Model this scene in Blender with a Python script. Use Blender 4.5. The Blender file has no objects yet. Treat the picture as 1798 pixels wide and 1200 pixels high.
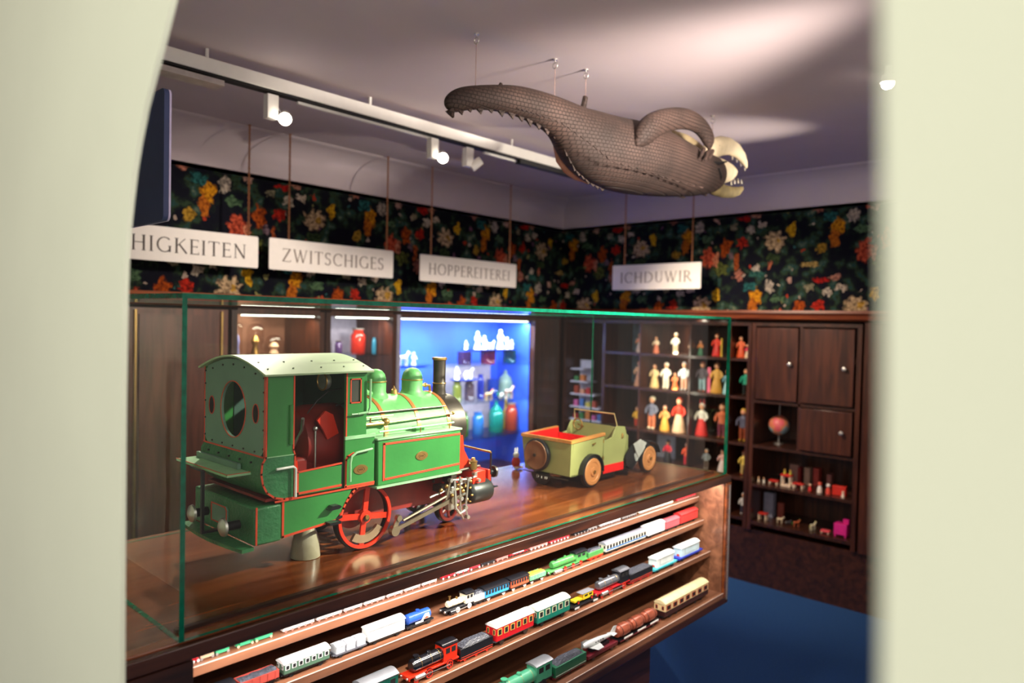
import bpy, bmesh, math, random
from mathutils import Vector, Matrix
random.seed(7)
S = bpy.context.scene
COL = S.collection
# ------------------------------------------------------------------ camera
YAW, PIT, ROL, FPX = 0.74129586, -0.02705685, 0.02218918, 1261.3
_f = Vector((math.cos(YAW)*math.cos(PIT), math.sin(YAW)*math.cos(PIT), math.sin(PIT)))
_r = Vector((math.sin(YAW), -math.cos(YAW), 0)); _u = _r.cross(_f)
_r2 = _r*math.cos(ROL) + _u*math.sin(ROL); _u2 = -_r*math.sin(ROL) + _u*math.cos(ROL)
CAM = Vector((-0.5167, -1.2274, 1.6))
def at(x, y, X=None, Y=None, Z=None):
    "measured photo position -> world point on a known plane of the room"
    d = _f + _r2*((x-899)/FPX) - _u2*((y-600)/FPX)
    if X is not None: t = (X-CAM.x)/d.x
    elif Y is not None: t = (Y-CAM.y)/d.y
    else: t = (Z-CAM.z)/d.z
    return CAM + d*t
cd = bpy.data.cameras.new('camera'); cam = bpy.data.objects.new('camera', cd); COL.objects.link(cam)
cam.matrix_world = Matrix(((_r2.x, _u2.x, -_f.x, CAM.x), (_r2.y, _u2.y, -_f.y, CAM.y), (_r2.z, _u2.z, -_f.z, CAM.z), (0, 0, 0, 1)))
cd.sensor_width = 36; cd.lens = 36*FPX/1798; cd.clip_start = 0.02
cd.dof.use_dof = True; cd.dof.focus_distance = 1.75; cd.dof.aperture_fstop = 2.2
S.camera = cam
# ------------------------------------------------------------------ view + world
S.view_settings.view_transform = 'Standard'; S.view_settings.look = 'None'
S.view_settings.gamma = 1; S.view_settings.exposure = 0.0; S.view_settings.use_curve_mapping = False
w = bpy.data.worlds.new('room_ambient'); S.world = w; w.use_nodes = True
w.node_tree.nodes['Background'].inputs[0].default_value = (1.0, 0.84, 0.76, 1)
w.node_tree.nodes['Background'].inputs[1].default_value = 0.5
# ------------------------------------------------------------------ lights
def aim(o, p, q):
    o.location = p; o.rotation_euler = (Vector(q)-Vector(p)).to_track_quat('-Z', 'Y').to_euler()
def spot(name, p, q, W, ang=40, col=(1, .86, .7), blend=.5, size=.02):
    l = bpy.data.lights.new(name, 'SPOT'); l.energy = W; l.spot_size = math.radians(ang); l.spot_blend = blend
    l.color = col; l.shadow_soft_size = size
    o = bpy.data.objects.new(name, l); COL.objects.link(o); aim(o, p, q); return o
def area(name, p, q, W, sx, sy, col=(1, .9, .8)):
    l = bpy.data.lights.new(name, 'AREA'); l.energy = W; l.shape = 'RECTANGLE'; l.size = sx; l.size_y = sy; l.color = col
    o = bpy.data.objects.new(name, l); COL.objects.link(o); aim(o, p, q); return o
spot('spot_light', (0.84, 1.27, 2.33), (0.35, .1, 1.1), 90, 70, (1, .85, .7))
spot('spot_light', (1.76, 1.27, 2.33), (1.2, .2, 1.1), 90, 70, (1, .85, .7))
spot('spot_light', (1.95, -1.15, 2.40), (0.90, .25, 1.22), 900, 33, (1, .9, .76), 1, .025)
spot('spot_light', (1.1, -1.15, 2.38), (1.6, .3, 1.1), 260, 40, (1, .9, .76), .6)
spot('spot_light', (3.3, -0.95, 1.95), (2.66, .20, 2.31), 230, 26, (1, .88, .74), 1)
spot('spot_light', (1.5, -1.0, 2.25), (2.0, 2.2, 1.92), 300, 64, (1, .86, .74), .8, .1)  # unseen spot without fixture, placed to wash ceiling, wallpaper and signs
spot('spot_light', (2.3, 0.9, 2.4), (3.8, .7, 1.05), 150, 70, (1, .82, .62), .8, .05)
area('ceiling_wash', (0.0, -1.35, 2.0), (0.7, -.3, 2.5), 9, .5, .5, (1, .88, .82))  # added uplight, unseen, only to brighten the ceiling
area('room_light', (-1.75, -1.05, 2.3), (-.9, -.35, 1.5), 33, .8, .8, (1, .96, .84))  # unseen area light added to brighten the near wall panels
# LED strips inside the counter and niche are made with their fittings below
# ------------------------------------------------------------------ materials
MT = {}
def lin(c):
    return tuple((x/255/12.92 if x/255 <= .04045 else ((x/255+.055)/1.055)**2.4) for x in c)
def nodes(m): return m.node_tree.nodes, m.node_tree.links
def mat(name, c=(0, 0, 0), rough=.45, metal=0, var=.12, scale=30, bump=0, bscale=80, emit=None, es=0, coat=0, alpha=1, trans=0, spec=.5):
    if name in MT: return MT[name]
    m = bpy.data.materials.new(name); m.use_nodes = True; N, L = nodes(m); b = N['Principled BSDF']
    c = lin(c)
    b.inputs['Roughness'].default_value = rough; b.inputs['Metallic'].default_value = metal
    b.inputs['Coat Weight'].default_value = coat; b.inputs['Coat Roughness'].default_value = .08
    b.inputs['Transmission Weight'].default_value = trans; b.inputs['Alpha'].default_value = alpha
    b.inputs['Specular IOR Level'].default_value = spec
    tc = N.new('ShaderNodeTexCoord'); no = N.new('ShaderNodeTexNoise'); no.inputs['Scale'].default_value = scale; no.inputs['Detail'].default_value = 4
    L.new(tc.outputs['Object'], no.inputs['Vector'])
    r = N.new('ShaderNodeValToRGB'); r.color_ramp.elements[0].position = .3; r.color_ramp.elements[1].position = .7
    r.color_ramp.elements[0].color = tuple(x*(1-var) for x in c)+(1,); r.color_ramp.elements[1].color = tuple(min(1, x*(1+var)) for x in c)+(1,)
    L.new(no.outputs['Fac'], r.inputs['Fac']); L.new(r.outputs['Color'], b.inputs['Base Color'])
    if bump:
        n2 = N.new('ShaderNodeTexNoise'); n2.inputs['Scale'].default_value = bscale; L.new(tc.outputs['Object'], n2.inputs['Vector'])
        bp = N.new('ShaderNodeBump'); bp.inputs['Strength'].default_value = bump; bp.inputs['Distance'].default_value = .002
        L.new(n2.outputs['Fac'], bp.inputs['Height']); L.new(bp.outputs['Normal'], b.inputs['Normal'])
    if emit:
        b.inputs['Emission Color'].default_value = lin(emit)+(1,); b.inputs['Emission Strength'].default_value = es
    MT[name] = m; return m
def wood(name, c0, c1, rough=.35, axis=0, scale=1.0, coat=.3):
    if name in MT: return MT[name]
    m = bpy.data.materials.new(name); m.use_nodes = True; N, L = nodes(m); b = N['Principled BSDF']
    tc = N.new('ShaderNodeTexCoord'); mp = N.new('ShaderNodeMapping')
    s = [14*scale]*3; s[axis] = 1.2*scale; mp.inputs['Scale'].default_value = s
    L.new(tc.outputs['Object'], mp.inputs['Vector'])
    no = N.new('ShaderNodeTexNoise'); no.inputs['Scale'].default_value = 2.5; no.inputs['Detail'].default_value = 8; no.inputs['Distortion'].default_value = .6
    L.new(mp.outputs['Vector'], no.inputs['Vector'])
    r = N.new('ShaderNodeValToRGB'); r.color_ramp.elements[0].position = .35; r.color_ramp.elements[1].position = .68
    r.color_ramp.elements[0].color = lin(c0)+(1,); r.color_ramp.elements[1].color = lin(c1)+(1,)
    L.new(no.outputs['Fac'], r.inputs['Fac']); L.new(r.outputs['Color'], b.inputs['Base Color'])
    b.inputs['Roughness'].default_value = rough; b.inputs['Coat Weight'].default_value = coat; b.inputs['Coat Roughness'].default_value = .15
    MT[name] = m; return m
def clear_glass(name, tint=(.96, .99, .97), refl=.7):
    if name in MT: return MT[name]
    m = bpy.data.materials.new(name); m.use_nodes = True; N, L = nodes(m); N.remove(N['Principled BSDF'])
    t = N.new('ShaderNodeBsdfTransparent'); t.inputs[0].default_value = tint+(1,)
    g = N.new('ShaderNodeBsdfGlossy'); g.inputs['Roughness'].default_value = 0.01
    fr = N.new('ShaderNodeFresnel'); fr.inputs['IOR'].default_value = 1.45
    ge = N.new('ShaderNodeNewGeometry'); fm = N.new('ShaderNodeMath'); fm.operation = 'SUBTRACT'; fm.inputs[0].default_value = refl; L.new(ge.outputs['Backfacing'], fm.inputs[1]); fm.use_clamp = True
    mu = N.new('ShaderNodeMath'); mu.operation = 'MULTIPLY'; L.new(fm.outputs[0], mu.inputs[1])
    mx = N.new('ShaderNodeMixShader'); L.new(fr.outputs[0], mu.inputs[0]); L.new(mu.outputs[0], mx.inputs[0]); L.new(t.outputs[0], mx.inputs[1]); L.new(g.outputs[0], mx.inputs[2])
    L.new(mx.outputs[0], N['Material Output'].inputs[0]); MT[name] = m; return m
def glow(name, c, s):
    if name in MT: return MT[name]
    m = bpy.data.materials.new(name); m.use_nodes = True; N, L = nodes(m); N.remove(N['Principled BSDF'])
    e = N.new('ShaderNodeEmission'); e.inputs[0].default_value = lin(c)+(1,); e.inputs[1].default_value = s
    L.new(e.outputs[0], N['Material Output'].inputs[0]); MT[name] = m; return m
# ------------------------------------------------------------------ wallpaper
def wallpaper(name, uaxis, usign):
    m = bpy.data.materials.new(name); m.use_nodes = True; N, L = nodes(m); b = N['Principled BSDF']
    geo = N.new('ShaderNodeNewGeometry'); sep = N.new('ShaderNodeSeparateXYZ')
    nz = N.new('ShaderNodeTexNoise'); nz.inputs['Scale'].default_value = 28; nz.inputs['Detail'].default_value = 3
    L.new(geo.outputs['Position'], nz.inputs['Vector'])
    ns = N.new('ShaderNodeVectorMath'); ns.operation = 'SUBTRACT'; ns.inputs[1].default_value = (.5, .5, .5); L.new(nz.outputs['Color'], ns.inputs[0])
    nm = N.new('ShaderNodeVectorMath'); nm.operation = 'SCALE'; nm.inputs['Scale'].default_value = .06; L.new(ns.outputs[0], nm.inputs[0])
    ad = N.new('ShaderNodeVectorMath'); L.new(geo.outputs['Position'], ad.inputs[0]); L.new(nm.outputs[0], ad.inputs[1])
    L.new(ad.outputs[0], sep.inputs[0])
    def M(op, a, bb=None, c=None):
        n = N.new('ShaderNodeMath'); n.operation = op
        for i, v in enumerate((a, bb, c)):
            if v is None: continue
            if isinstance(v, (int, float)): n.inputs[i].default_value = v
            else: L.new(v, n.inputs[i])
        return n.outputs[0]
    PU, PV = .955, .79
    u = M('MULTIPLY', sep.outputs[uaxis], usign); v = sep.outputs[2]
    # dark leafy ground
    n1 = N.new('ShaderNodeTexNoise'); n1.inputs['Scale'].default_value = 16; n1.inputs['Detail'].default_value = 6; L.new(geo.outputs['Position'], n1.inputs['Vector'])
    rp = N.new('ShaderNodeValToRGB'); e = rp.color_ramp.elements
    e[0].position = .43; e[0].color = lin((9, 10, 22))+(1,); e[1].position = .52; e[1].color = lin((16, 24, 24))+(1,)
    for p, c in ((.58, (40, 56, 36)), (.64, (26, 58, 58)), (.72, (96, 104, 80))):
        q = e.new(p); q.color = lin(c)+(1,)
    L.new(n1.outputs['Fac'], rp.inputs['Fac'])
    # small scattered blossoms
    vo = N.new('ShaderNodeTexVoronoi'); vo.inputs['Scale'].default_value = 22; L.new(ad.outputs[0], vo.inputs['Vector'])
    hs = N.new('ShaderNodeSeparateColor'); L.new(vo.outputs['Color'], hs.inputs[0])
    keep = M('GREATER_THAN', hs.outputs[0], .72); rad = M('MULTIPLY', hs.outputs[1], .34)
    msk = M('MULTIPLY', keep, M('LESS_THAN', vo.outputs['Distance'], rad))
    r2 = N.new('ShaderNodeValToRGB'); r2.color_ramp.interpolation = 'CONSTANT'; e = r2.color_ramp.elements
    e[0].position = 0; e[0].color = lin((150, 132, 118))+(1,); e[1].position = .35; e[1].color = lin((150, 48, 26))+(1,)
    for p, c in ((.5, (120, 116, 70)), (.65, (96, 62, 84)), (.8, (176, 160, 140)), (.92, (44, 84, 84))):
        q = e.new(p); q.color = lin(c)+(1,)
    L.new(hs.outputs[2], r2.inputs['Fac'])
    def mix(f, A, B):
        x = N.new('ShaderNodeMix'); x.data_type = 'RGBA'; L.new(f, x.inputs[0])
        for i, q in ((6, A), (7, B)):
            if isinstance(q, tuple): x.inputs[i].default_value = lin(q)+(1,)
            else: L.new(q, x.inputs[i])
        return x.outputs[2]
    col = mix(msk, rp.outputs['Color'], r2.outputs['Color'])
    petal = N.new('ShaderNodeTexNoise'); petal.inputs['Scale'].default_value = 60; petal.inputs['Detail'].default_value = 2; L.new(geo.outputs['Position'], petal.inputs['Vector'])
    pf = petal.outputs['Fac']
    # (u, v, half width, half height, petals, dark, light) in the half-drop tile, measured from the photo
    FL = [(.115, 2.19, .040, .055, 5, (150, 84, 10), (240, 160, 20)), (.100, 2.125, .028, .05, 5, (150, 70, 14), (214, 120, 30)),
          (.265, 2.045, .046, .062, 7, (140, 40, 24), (226, 96, 62)), (.32, 2.03, .02, .045, 3, (150, 70, 50), (236, 150, 110)),
          (.495, 2.132, .034, .034, 6, (110, 16, 10), (206, 44, 24)), (.385, 2.108, .036, .055, 5, (110, 30, 8), (190, 84, 18)),
          (.705, 2.13, .062, .055, 8, (120, 96, 72), (228, 194, 150)), (.73, 2.135, .018, .018, 4, (150, 110, 40), (220, 170, 70)),
          (.805, 2.195, .026, .042, 3, (170, 116, 8), (240, 186, 30)), (.03, 2.072, .030, .030, 0, (130, 96, 20), (196, 150, 50)),
          (.48, 1.925, .034, .036, 6, (110, 60, 46), (206, 130, 108)), (.595, 1.965, .022, .03, 5, (130, 120, 110), (216, 200, 180)),
          (.55, 2.21, .030, .026, 6, (140, 128, 112), (222, 206, 182)), (.625, 2.235, .030, .020, 4, (140, 126, 112), (226, 204, 180)),
          (.20, 2.248, .030, .040, 7, (120, 110, 104), (206, 190, 170)), (.44, 2.238, .026, .020, 5, (96, 92, 76), (170, 160, 126)),
          (.925, 1.98, .050, .016, 3, (110, 90, 44), (200, 166, 96)), (.99-.955, 1.885, .044, .018, 3, (120, 14, 10), (200, 30, 22)),
          (.80, 1.889, .026, .018, 3, (150, 110, 100), (226, 180, 160)), (.11, 1.90, .030, .018, 3, (130, 84, 70), (204, 140, 116)),
          (.68, 1.976, .016, .022, 2, (130, 60, 40), (214, 120, 86)), (.075, 2.25, .044, .03, 4, (10, 50, 52), (46, 112, 108)),
          (.25, 2.17, .044, .024, 5, (30, 60, 40), (90, 120, 84)), (.46, 2.01, .020, .05, 2, (120, 50, 14), (190, 90, 40)),
          (.70, 2.03, .05, .028, 4, (22, 40, 24), (62, 80, 44)), (.36, 1.97, .05, .04, 5, (40, 50, 20), (104, 110, 48)),
          (.60, 1.93, .05, .02, 4, (16, 60, 56), (56, 108, 96)), (.42, 2.05, .018, .024, 4, (76, 60, 70), (140, 112, 122))]
    for (fu, fv, a, bb, k, c0, c1) in FL:
        fu = fu - .02 if uaxis == 0 else fu + .0
        # half-drop tiling: v row index shifts u by half a period
        vr = M('DIVIDE', M('SUBTRACT', v, fv-PV/4), PV/2); row = M('FLOOR', vr)
        dv = M('SUBTRACT', M('SUBTRACT', v, fv), M('MULTIPLY', row, PV/2))
        uu = M('ADD', M('SUBTRACT', u, fu - (0 if uaxis == 0 else .32)), M('MULTIPLY', row, PU/2))
        du = M('WRAP', uu, -PU/2, PU/2)
        x = M('DIVIDE', du, a); y = M('DIVIDE', dv, bb)
        d = M('SQRT', M('ADD', M('MULTIPLY', x, x), M('MULTIPLY', y, y)))
        if k:
            an = M('ARCTAN2', y, x)
            d = M('ADD', d, M('MULTIPLY', M('SINE', M('MULTIPLY_ADD', an, float(k), M('MULTIPLY', d, 2.0))), .16))
        f = M('MULTIPLY', M('SUBTRACT', 1.10, d), 4.5)
        fc = N.new('ShaderNodeClamp'); L.new(f, fc.inputs[0])
        sh = M('ADD', M('MULTIPLY', pf, 3.2), M('MULTIPLY', M('SINE', M('MULTIPLY', d, 11.0)), .22))
        sc = N.new('ShaderNodeClamp'); L.new(M('SUBTRACT', sh, 1.1), sc.inputs[0])
        col = mix(fc.outputs[0], col, mix(sc.outputs[0], tuple(q*.72 for q in c0), tuple(q*.84 for q in c1)))
    L.new(col, b.inputs['Base Color']); b.inputs['Roughness'].default_value = .8; b.inputs['Specular IOR Level'].default_value = .12
    return m
# ------------------------------------------------------------------ mesh builder
class MB:
    def __init__(s, m=None): s.v = []; s.f = []; s.mi = []; s.ms = []; s.cur = 0; (s.use(m) if m else None)
    def use(s, m):
        if m not in s.ms: s.ms.append(m)
        s.cur = s.ms.index(m); return s
    def add(s, vs, fs):
        k = len(s.v); s.v += [tuple(p) for p in vs]
        for f in fs: s.f.append(tuple(i+k for i in f)); s.mi.append(s.cur)
        return s
    def box(s, x0, y0, z0, x1, y1, z1):
        return s.add([(x0,y0,z0),(x1,y0,z0),(x1,y1,z0),(x0,y1,z0),(x0,y0,z1),(x1,y0,z1),(x1,y1,z1),(x0,y1,z1)],
                     [(0,3,2,1),(4,5,6,7),(0,1,5,4),(1,2,6,5),(2,3,7,6),(3,0,4,7)])
    def rings(s, R, cap=True, closed=True):
        n = len(R[0]); vs = [p for r in R for p in r]; fs = []
        for i in range(len(R)-1):
            for j in range(n if closed else n-1):
                fs.append((i*n+j, i*n+(j+1)%n, (i+1)*n+(j+1)%n, (i+1)*n+j))
        if cap: fs.append(tuple(range(n))[::-1]); fs.append(tuple((len(R)-1)*n+j for j in range(n)))
        return s.add(vs, fs)
    def cyl(s, p, q, r, r1=None, n=14, cap=True):
        p, q = Vector(p), Vector(q); r1 = r if r1 is None else r1
        d = (q-p).normalized(); a = d.orthogonal().normalized(); b = d.cross(a)
        R = []
        for c, rr in ((p, r), (q, r1)):
            R.append([c + (a*math.cos(2*math.pi*i/n)+b*math.sin(2*math.pi*i/n))*rr for i in range(n)])
        return s.rings(R, cap)
    def tube(s, pts, r, n=8):
        pts = [Vector(p) for p in pts]; R = []; a = None
        for i, p in enumerate(pts):
            d = (pts[min(i+1, len(pts)-1)] - pts[max(i-1, 0)]).normalized()
            if a is None: a = d.orthogonal().normalized()
            a = (a - d*a.dot(d)).normalized(); b = d.cross(a)
            rr = r[i] if isinstance(r, (list, tuple)) else r
            R.append([p + (a*math.cos(2*math.pi*k/n)+b*math.sin(2*math.pi*k/n))*rr for k in range(n)])
        return s.rings(R)
    def lathe(s, prof, c=(0, 0, 0), n=20, ax=2, sx=1, sy=1):
        R = []
        for r, h in prof:
            ring = []
            for i in range(n):
                t = 2*math.pi*i/n; x, y = math.cos(t)*max(r, 1e-5)*sx, math.sin(t)*max(r, 1e-5)*sy
                p = (x, y, h) if ax == 2 else ((h, x, y) if ax == 0 else (x, h, y))
                ring.append((p[0]+c[0], p[1]+c[1], p[2]+c[2]))
            R.append(ring)
        return s.rings(R)
    def ball(s, c, rx, ry=None, rz=None, n=12):
        ry = rx if ry is None else ry; rz = rx if rz is None else rz; m = max(6, n//2+2)
        R = []
        for i in range(m+1):
            t = math.pi*i/m
            R.append([(c[0]+rx*max(math.sin(t), .01)*math.cos(2*math.pi*k/n), c[1]+ry*max(math.sin(t), .01)*math.sin(2*math.pi*k/n), c[2]-rz*math.cos(t)) for k in range(n)])
        return s.rings(R)
    def torus(s, c, R, r, ax=1, n=28, k=8, sz=1):
        rr = []
        for i in range(n+1):
            t = 2*math.pi*i/n; ring = []
            for j in range(k):
                a = 2*math.pi*j/k; q = R + r*math.cos(a); h = r*math.sin(a)
                x, y = q*math.cos(t), q*math.sin(t)*sz
                p = (x, h, y) if ax == 1 else ((h, x, y) if ax == 0 else (x, y, h))
                ring.append((p[0]+c[0], p[1]+c[1], p[2]+c[2]))
            rr.append(ring)
        return s.rings(rr, cap=False)
    def prism(s, poly, a, b, ax=1):
        "poly in the plane normal to ax, extruded a..b"
        def P(p, h): return (p[0], h, p[1]) if ax == 1 else ((h, p[0], p[1]) if ax == 0 else (p[0], p[1], h))
        return s.rings([[P(p, a) for p in poly], [P(p, b) for p in poly]])
    def hole(s, outer, inner, a, b, ax=1):
        "plate with a hole; outer and inner have the same count"
        def P(p, h): return (p[0], h, p[1]) if ax == 1 else ((h, p[0], p[1]) if ax == 0 else (p[0], p[1], h))
        n = len(outer)
        R = [[P(p, a) for p in outer], [P(p, b) for p in outer], [P(p, b) for p in inner], [P(p, a) for p in inner], [P(p, a) for p in outer]]
        return s.rings(R, cap=False)
    def bar(s, p, q, wd, th, up=(0, 0, 1)):
        p, q = Vector(p), Vector(q); d = (q-p).normalized(); u = Vector(up); sd = d.cross(u).normalized(); u = sd.cross(d)
        R = [[c+sd*wd/2*a+u*th/2*b for a, b in ((-1,-1),(1,-1),(1,1),(-1,1))] for c in (p, q)]
        return s.rings(R)
    def build(s, name, parent=None, loc=(0, 0, 0), rot=0, bev=0, smooth=True):
        me = bpy.data.meshes.new(name); me.from_pydata(s.v, [], s.f)
        for m in s.ms: me.materials.append(m)
        me.polygons.foreach_set('material_index', s.mi)
        bm = bmesh.new(); bm.from_mesh(me); bmesh.ops.remove_doubles(bm, verts=bm.verts, dist=1e-6); bmesh.ops.recalc_face_normals(bm, faces=bm.faces); bm.to_mesh(me); bm.free()
        if smooth:
            me.polygons.foreach_set('use_smooth', [True]*len(me.polygons)); me.set_sharp_from_angle(angle=math.radians(35))
        o = bpy.data.objects.new(name, me); COL.objects.link(o); o.location = loc; o.rotation_euler.z = rot
        if parent: o.parent = parent
        if bev:
            md = o.modifiers.new('bevel', 'BEVEL'); md.width = bev; md.segments = 2; md.limit_method = 'ANGLE'; md.angle_limit = .8
        return o
def tag(o, label, cat, group=None):
    o['label'] = label; o['category'] = cat
    if group: o['group'] = group
    return o
def thing(name, label, cat, loc=(0, 0, 0), rot=0, group=None):
    o = bpy.data.objects.new(name, None); COL.objects.link(o); o.location = loc; o.rotation_euler.z = rot; o.empty_display_size = .05
    return tag(o, label, cat, group)
def struct(o): o['kind'] = 'structure'; return o
def copy_tree(o, loc, rot=0, label=None, group=None):
    r = o.copy(); COL.objects.link(r); r.location = loc; r.rotation_euler.z = rot
    if label: r['label'] = label
    if group: r['group'] = group
    for ch in list(o.children):
        c = ch.copy(); COL.objects.link(c); c.parent = r
        for g in list(ch.children):
            d = g.copy(); COL.objects.link(d); d.parent = c
    return r
PI = math.pi
def ell(cx, cy, a, b, n=32): return [(cx+a*math.cos(2*PI*i/n), cy+b*math.sin(2*PI*i/n)) for i in range(n)]
# ------------------------------------------------------------------ palette
WD = wood('dark_mahogany', (40, 20, 14), (74, 38, 24))
WDV = wood('dark_mahogany_upright', (50, 22, 14), (84, 42, 26), axis=2)
WTOP = wood('counter_top_veneer', (92, 44, 20), (138, 72, 36), rough=.22, coat=.6)
WSH = wood('shelf_veneer', (104, 66, 46), (148, 98, 70), rough=.4)
WLT = wood('cornice_oak', (120, 60, 28), (170, 92, 46), axis=0)
WLTY = wood('cornice_oak_side', (104, 48, 26), (150, 76, 40), axis=1)
PLAST = mat('ceiling_plaster', (210, 196, 200), .9, var=.03, scale=3, bump=.15, bscale=14)
CREAM = mat('partition_paint', (222, 230, 208), .8, var=.02, scale=4)
CARPET = mat('blue_carpet', (12, 62, 112), .95, var=.25, scale=160, bump=.6, bscale=300)
GL = clear_glass('case_glass'); GLE = mat('glass_edge_green', (0, 100, 74), .12, var=.3, scale=60, emit=None)
WHITE = mat('white_enamel', (236, 234, 228), .35, var=.02); BLACK = mat('black_enamel', (24, 24, 28), .3); BRASS = mat('brass', (180, 142, 84), .38, .9)
STEEL = mat('polished_steel', (206, 202, 196), .38, .9); DARK = mat('dark_recess', (14, 12, 14), .7)
# ================================================================== ROOM
ZT = 1.04
struct(MB(CARPET).box(-2.2, -3.0, -.05, 4.6, 3.2, 0).build('floor', smooth=False))
struct(MB(PLAST).box(-3.0, -3.2, 2.5, 4.6, 3.2, 2.56).build('ceiling', smooth=False))
WPL, WPR = wallpaper('floral_wallpaper_left', 0, 1), wallpaper('floral_wallpaper_right', 1, -1)
b = MB(WPL); b.box(-.6, 2.22, 1.70, 3.80, 2.60, 2.5); b.use(WD).box(-.6, 2.62, 0, 4.2, 2.70, 2.5)
struct(b.build('wall_left', smooth=False))
b = MB(WPR); b.box(3.80, -1.2, 1.70, 4.18, 2.60, 2.5); b.use(WD).box(4.20, -1.2, 0, 4.28, 2.70, 2.5)
struct(b.build('wall_right', smooth=False))
# coved cornice under the ceiling, both walls
prof = [(0, 2.30), (0, 2.318), (.012, 2.318)] + [(.012+.19*(1-math.cos(t)), 2.318+.175*math.sin(t)) for t in [i*PI/2/10 for i in range(1, 11)]] + [(.21, 2.4995), (0, 2.4995)]
def cove(dirx):
    m = MB(PLAST)
    if dirx: m.rings([[(-.6, 2.219-a, z) for a, z in prof], [(3.799-.0, 2.219-a, z) for a, z in prof]])
    else: m.rings([[(3.799-a, -1.2, z) for a, z in prof], [(3.799-a, 2.219, z) for a, z in prof]])
    return m
struct(cove(True).build('trim_1')); struct(cove(False).build('trim_2'))
# wall with the opening the photo is taken through (sight-hole wall), one slanted slab with thickness
Lp = Vector((-.480, .90)); Rp = Vector((.158, .32)); Rn = Vector((.109, .22))
def cw(lat, dep, z=0): p = CAM + Vector((_r.x, _r.y, 0))*lat + Vector((_f.x, _f.y, 0)).normalized()*dep; return Vector((p.x, p.y, z))
dl = (Rp-Lp).normalized(); O = cw(Lp.x, Lp.y); D = (cw(Rp.x, Rp.y)-O).normalized(); NRM = Vector((-D.y, D.x, 0))
if NRM.dot(_f) < 0: NRM = -NRM
def onwall(x, y, O=O):
    d = _f + _r2*((x-899)/FPX) - _u2*((y-600)/FPX); t = (O-CAM).dot(NRM)/d.dot(NRM); p = CAM+d*t
    return ((p-O).dot(D), p.z)
edge = [onwall(*q) for q in ((318, -30), (312, 0), (301, 45), (290, 88), (276, 140), (263, 190), (252, 245), (243, 300), (237, 350), (232, 400), (228, 460), (226, 520), (223, 700), (221, 950), (220, 1230))]
def slab(poly, name, th, O=O):
    m = MB(CREAM); lo = [O + D*s + Vector((0, 0, z)) - NRM*max(0, -th) for s, z in poly]
    m.rings([lo, [p+NRM*abs(th) for p in lo]]); return struct(m.build(name))
slab([(-1.8, 2.49), (edge[0][0]+.08, 2.49)] + edge + [(edge[-1][0], .01), (-1.8, .01)], 'wall_front_left', -.006)
O2 = cw(Rn.x, Rn.y); e2 = [onwall(*q, O2) for q in ((1546, -40), (1549, 300), (1551, 620), (1549, 900), (1546, 1240))]
slab([(e2[0][0]+.002, 2.49)] + e2 + [(e2[-1][0], .01), (e2[0][0]+.55, .01), (e2[0][0]+.55, 2.49)], 'wall_front_right', .03, O2)
# ================================================================== BUILT-IN CABINETS
# left wall: panelled cabinet, display niches
t = thing('panelled_cabinet', 'brown panelled wall cabinet with brass strips at the left under the floral wallpaper', 'cabinet', (.9, 2.2, 0))
BRN = wood('reddish_panel', (84, 40, 30), (118, 60, 46), axis=2)
MB(BRN).box(-1.4, .02, .1, .26, .40, 1.63).build('body', t)
for k, x in enumerate((-.62, -.24, -.18, .22)): MB(BRASS).box(x, .005, .1, x+.008, .022, 1.62).build('brass_strip', t)
MB(BRN).box(-1.0, .008, .15, -.64, .0195, 1.6).build('door', t)
MB(BRN).box(-.60, .008, .15, -.26, .0195, 1.6).build('door', t)
MB(BRN).box(-.16, .008, .15, .20, .0195, 1.6).build('door', t)
def carcass(name, label, x0, x1, back, shelfz, glassy, mat_=WDV):
    t = thing(name, label, 'display cabinet', (x0, 2.2, 0))
    W = x1-x0
    MB(mat_).box(0, 0, 0, .03, .40, 1.63).build('side_panel', t); MB(mat_).box(W-.03, 0, 0, W, .40, 1.63).build('side_panel', t)
    back(t, W)
    MB(mat_).box(.03, .0, .10, W-.03, .37, .55).build('base', t)
    for z in shelfz:
        (MB(GLE if glassy else WSH).box(.031, .03, z-.008, W-.031, .37, z)).build('shelf', t)
    MB(mat_).box(.03, 0, 1.61, W-.03, .40, 1.64).build('top_panel', t)
    return t
COPPER = mat('copper_back', (150, 104, 84), .35, .6, var=.3, scale=6)
LIL = mat('lilac_grey_back', (160, 150, 170), .7); BLUE = mat('blue_back', (40, 88, 220), .6, var=.35, scale=2.2)
def bk1(t, W): MB(COPPER).box(.03, .37, .55, W-.03, .40, 1.61).build('back_panel', t)
def bk2(t, W): MB(LIL).box(.03, .37, .55, W-.03, .40, 1.61).build('back_panel', t)
def bk3(t, W):
    MB(BLUE).box(.012, .36, .55, W-.03, .40, 1.61).build('blue_back_panel', t)  # blue panels carry a reflection in the case glass as their colour
    MB(LIL).box(.62, .354, .80, W-.12, .3595, 1.29).build('lilac_back_card', t)
    MB(BLUE).box(W-.04, .04, .55, W-.031, .36, 1.60).build('blue_side_lining', t)
carcass('display_cabinet', 'copper-backed display niche with glass domes, left of the jar niche', 1.17, 1.70, bk1, (1.08, 1.39), False)
cabg = carcass('display_cabinet', 'grey-lined display niche with red and purple jars behind the locomotive roof', 1.71, 2.20, bk2, (1.03, 1.39), False)
cab2 = carcass('display_cabinet', 'blue lit display niche full of coloured jars behind the green locomotive', 2.201, 3.50, bk3, (.80, 1.045, 1.30), False)
for cb_ in (cabg, cab2):
    for ch in cb_.children:
        if ch.name.startswith('shelf'): ch.data.materials.clear(); ch.data.materials.append(clear_glass('niche_shelf_glass', (.86, .92, .97)))
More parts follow.
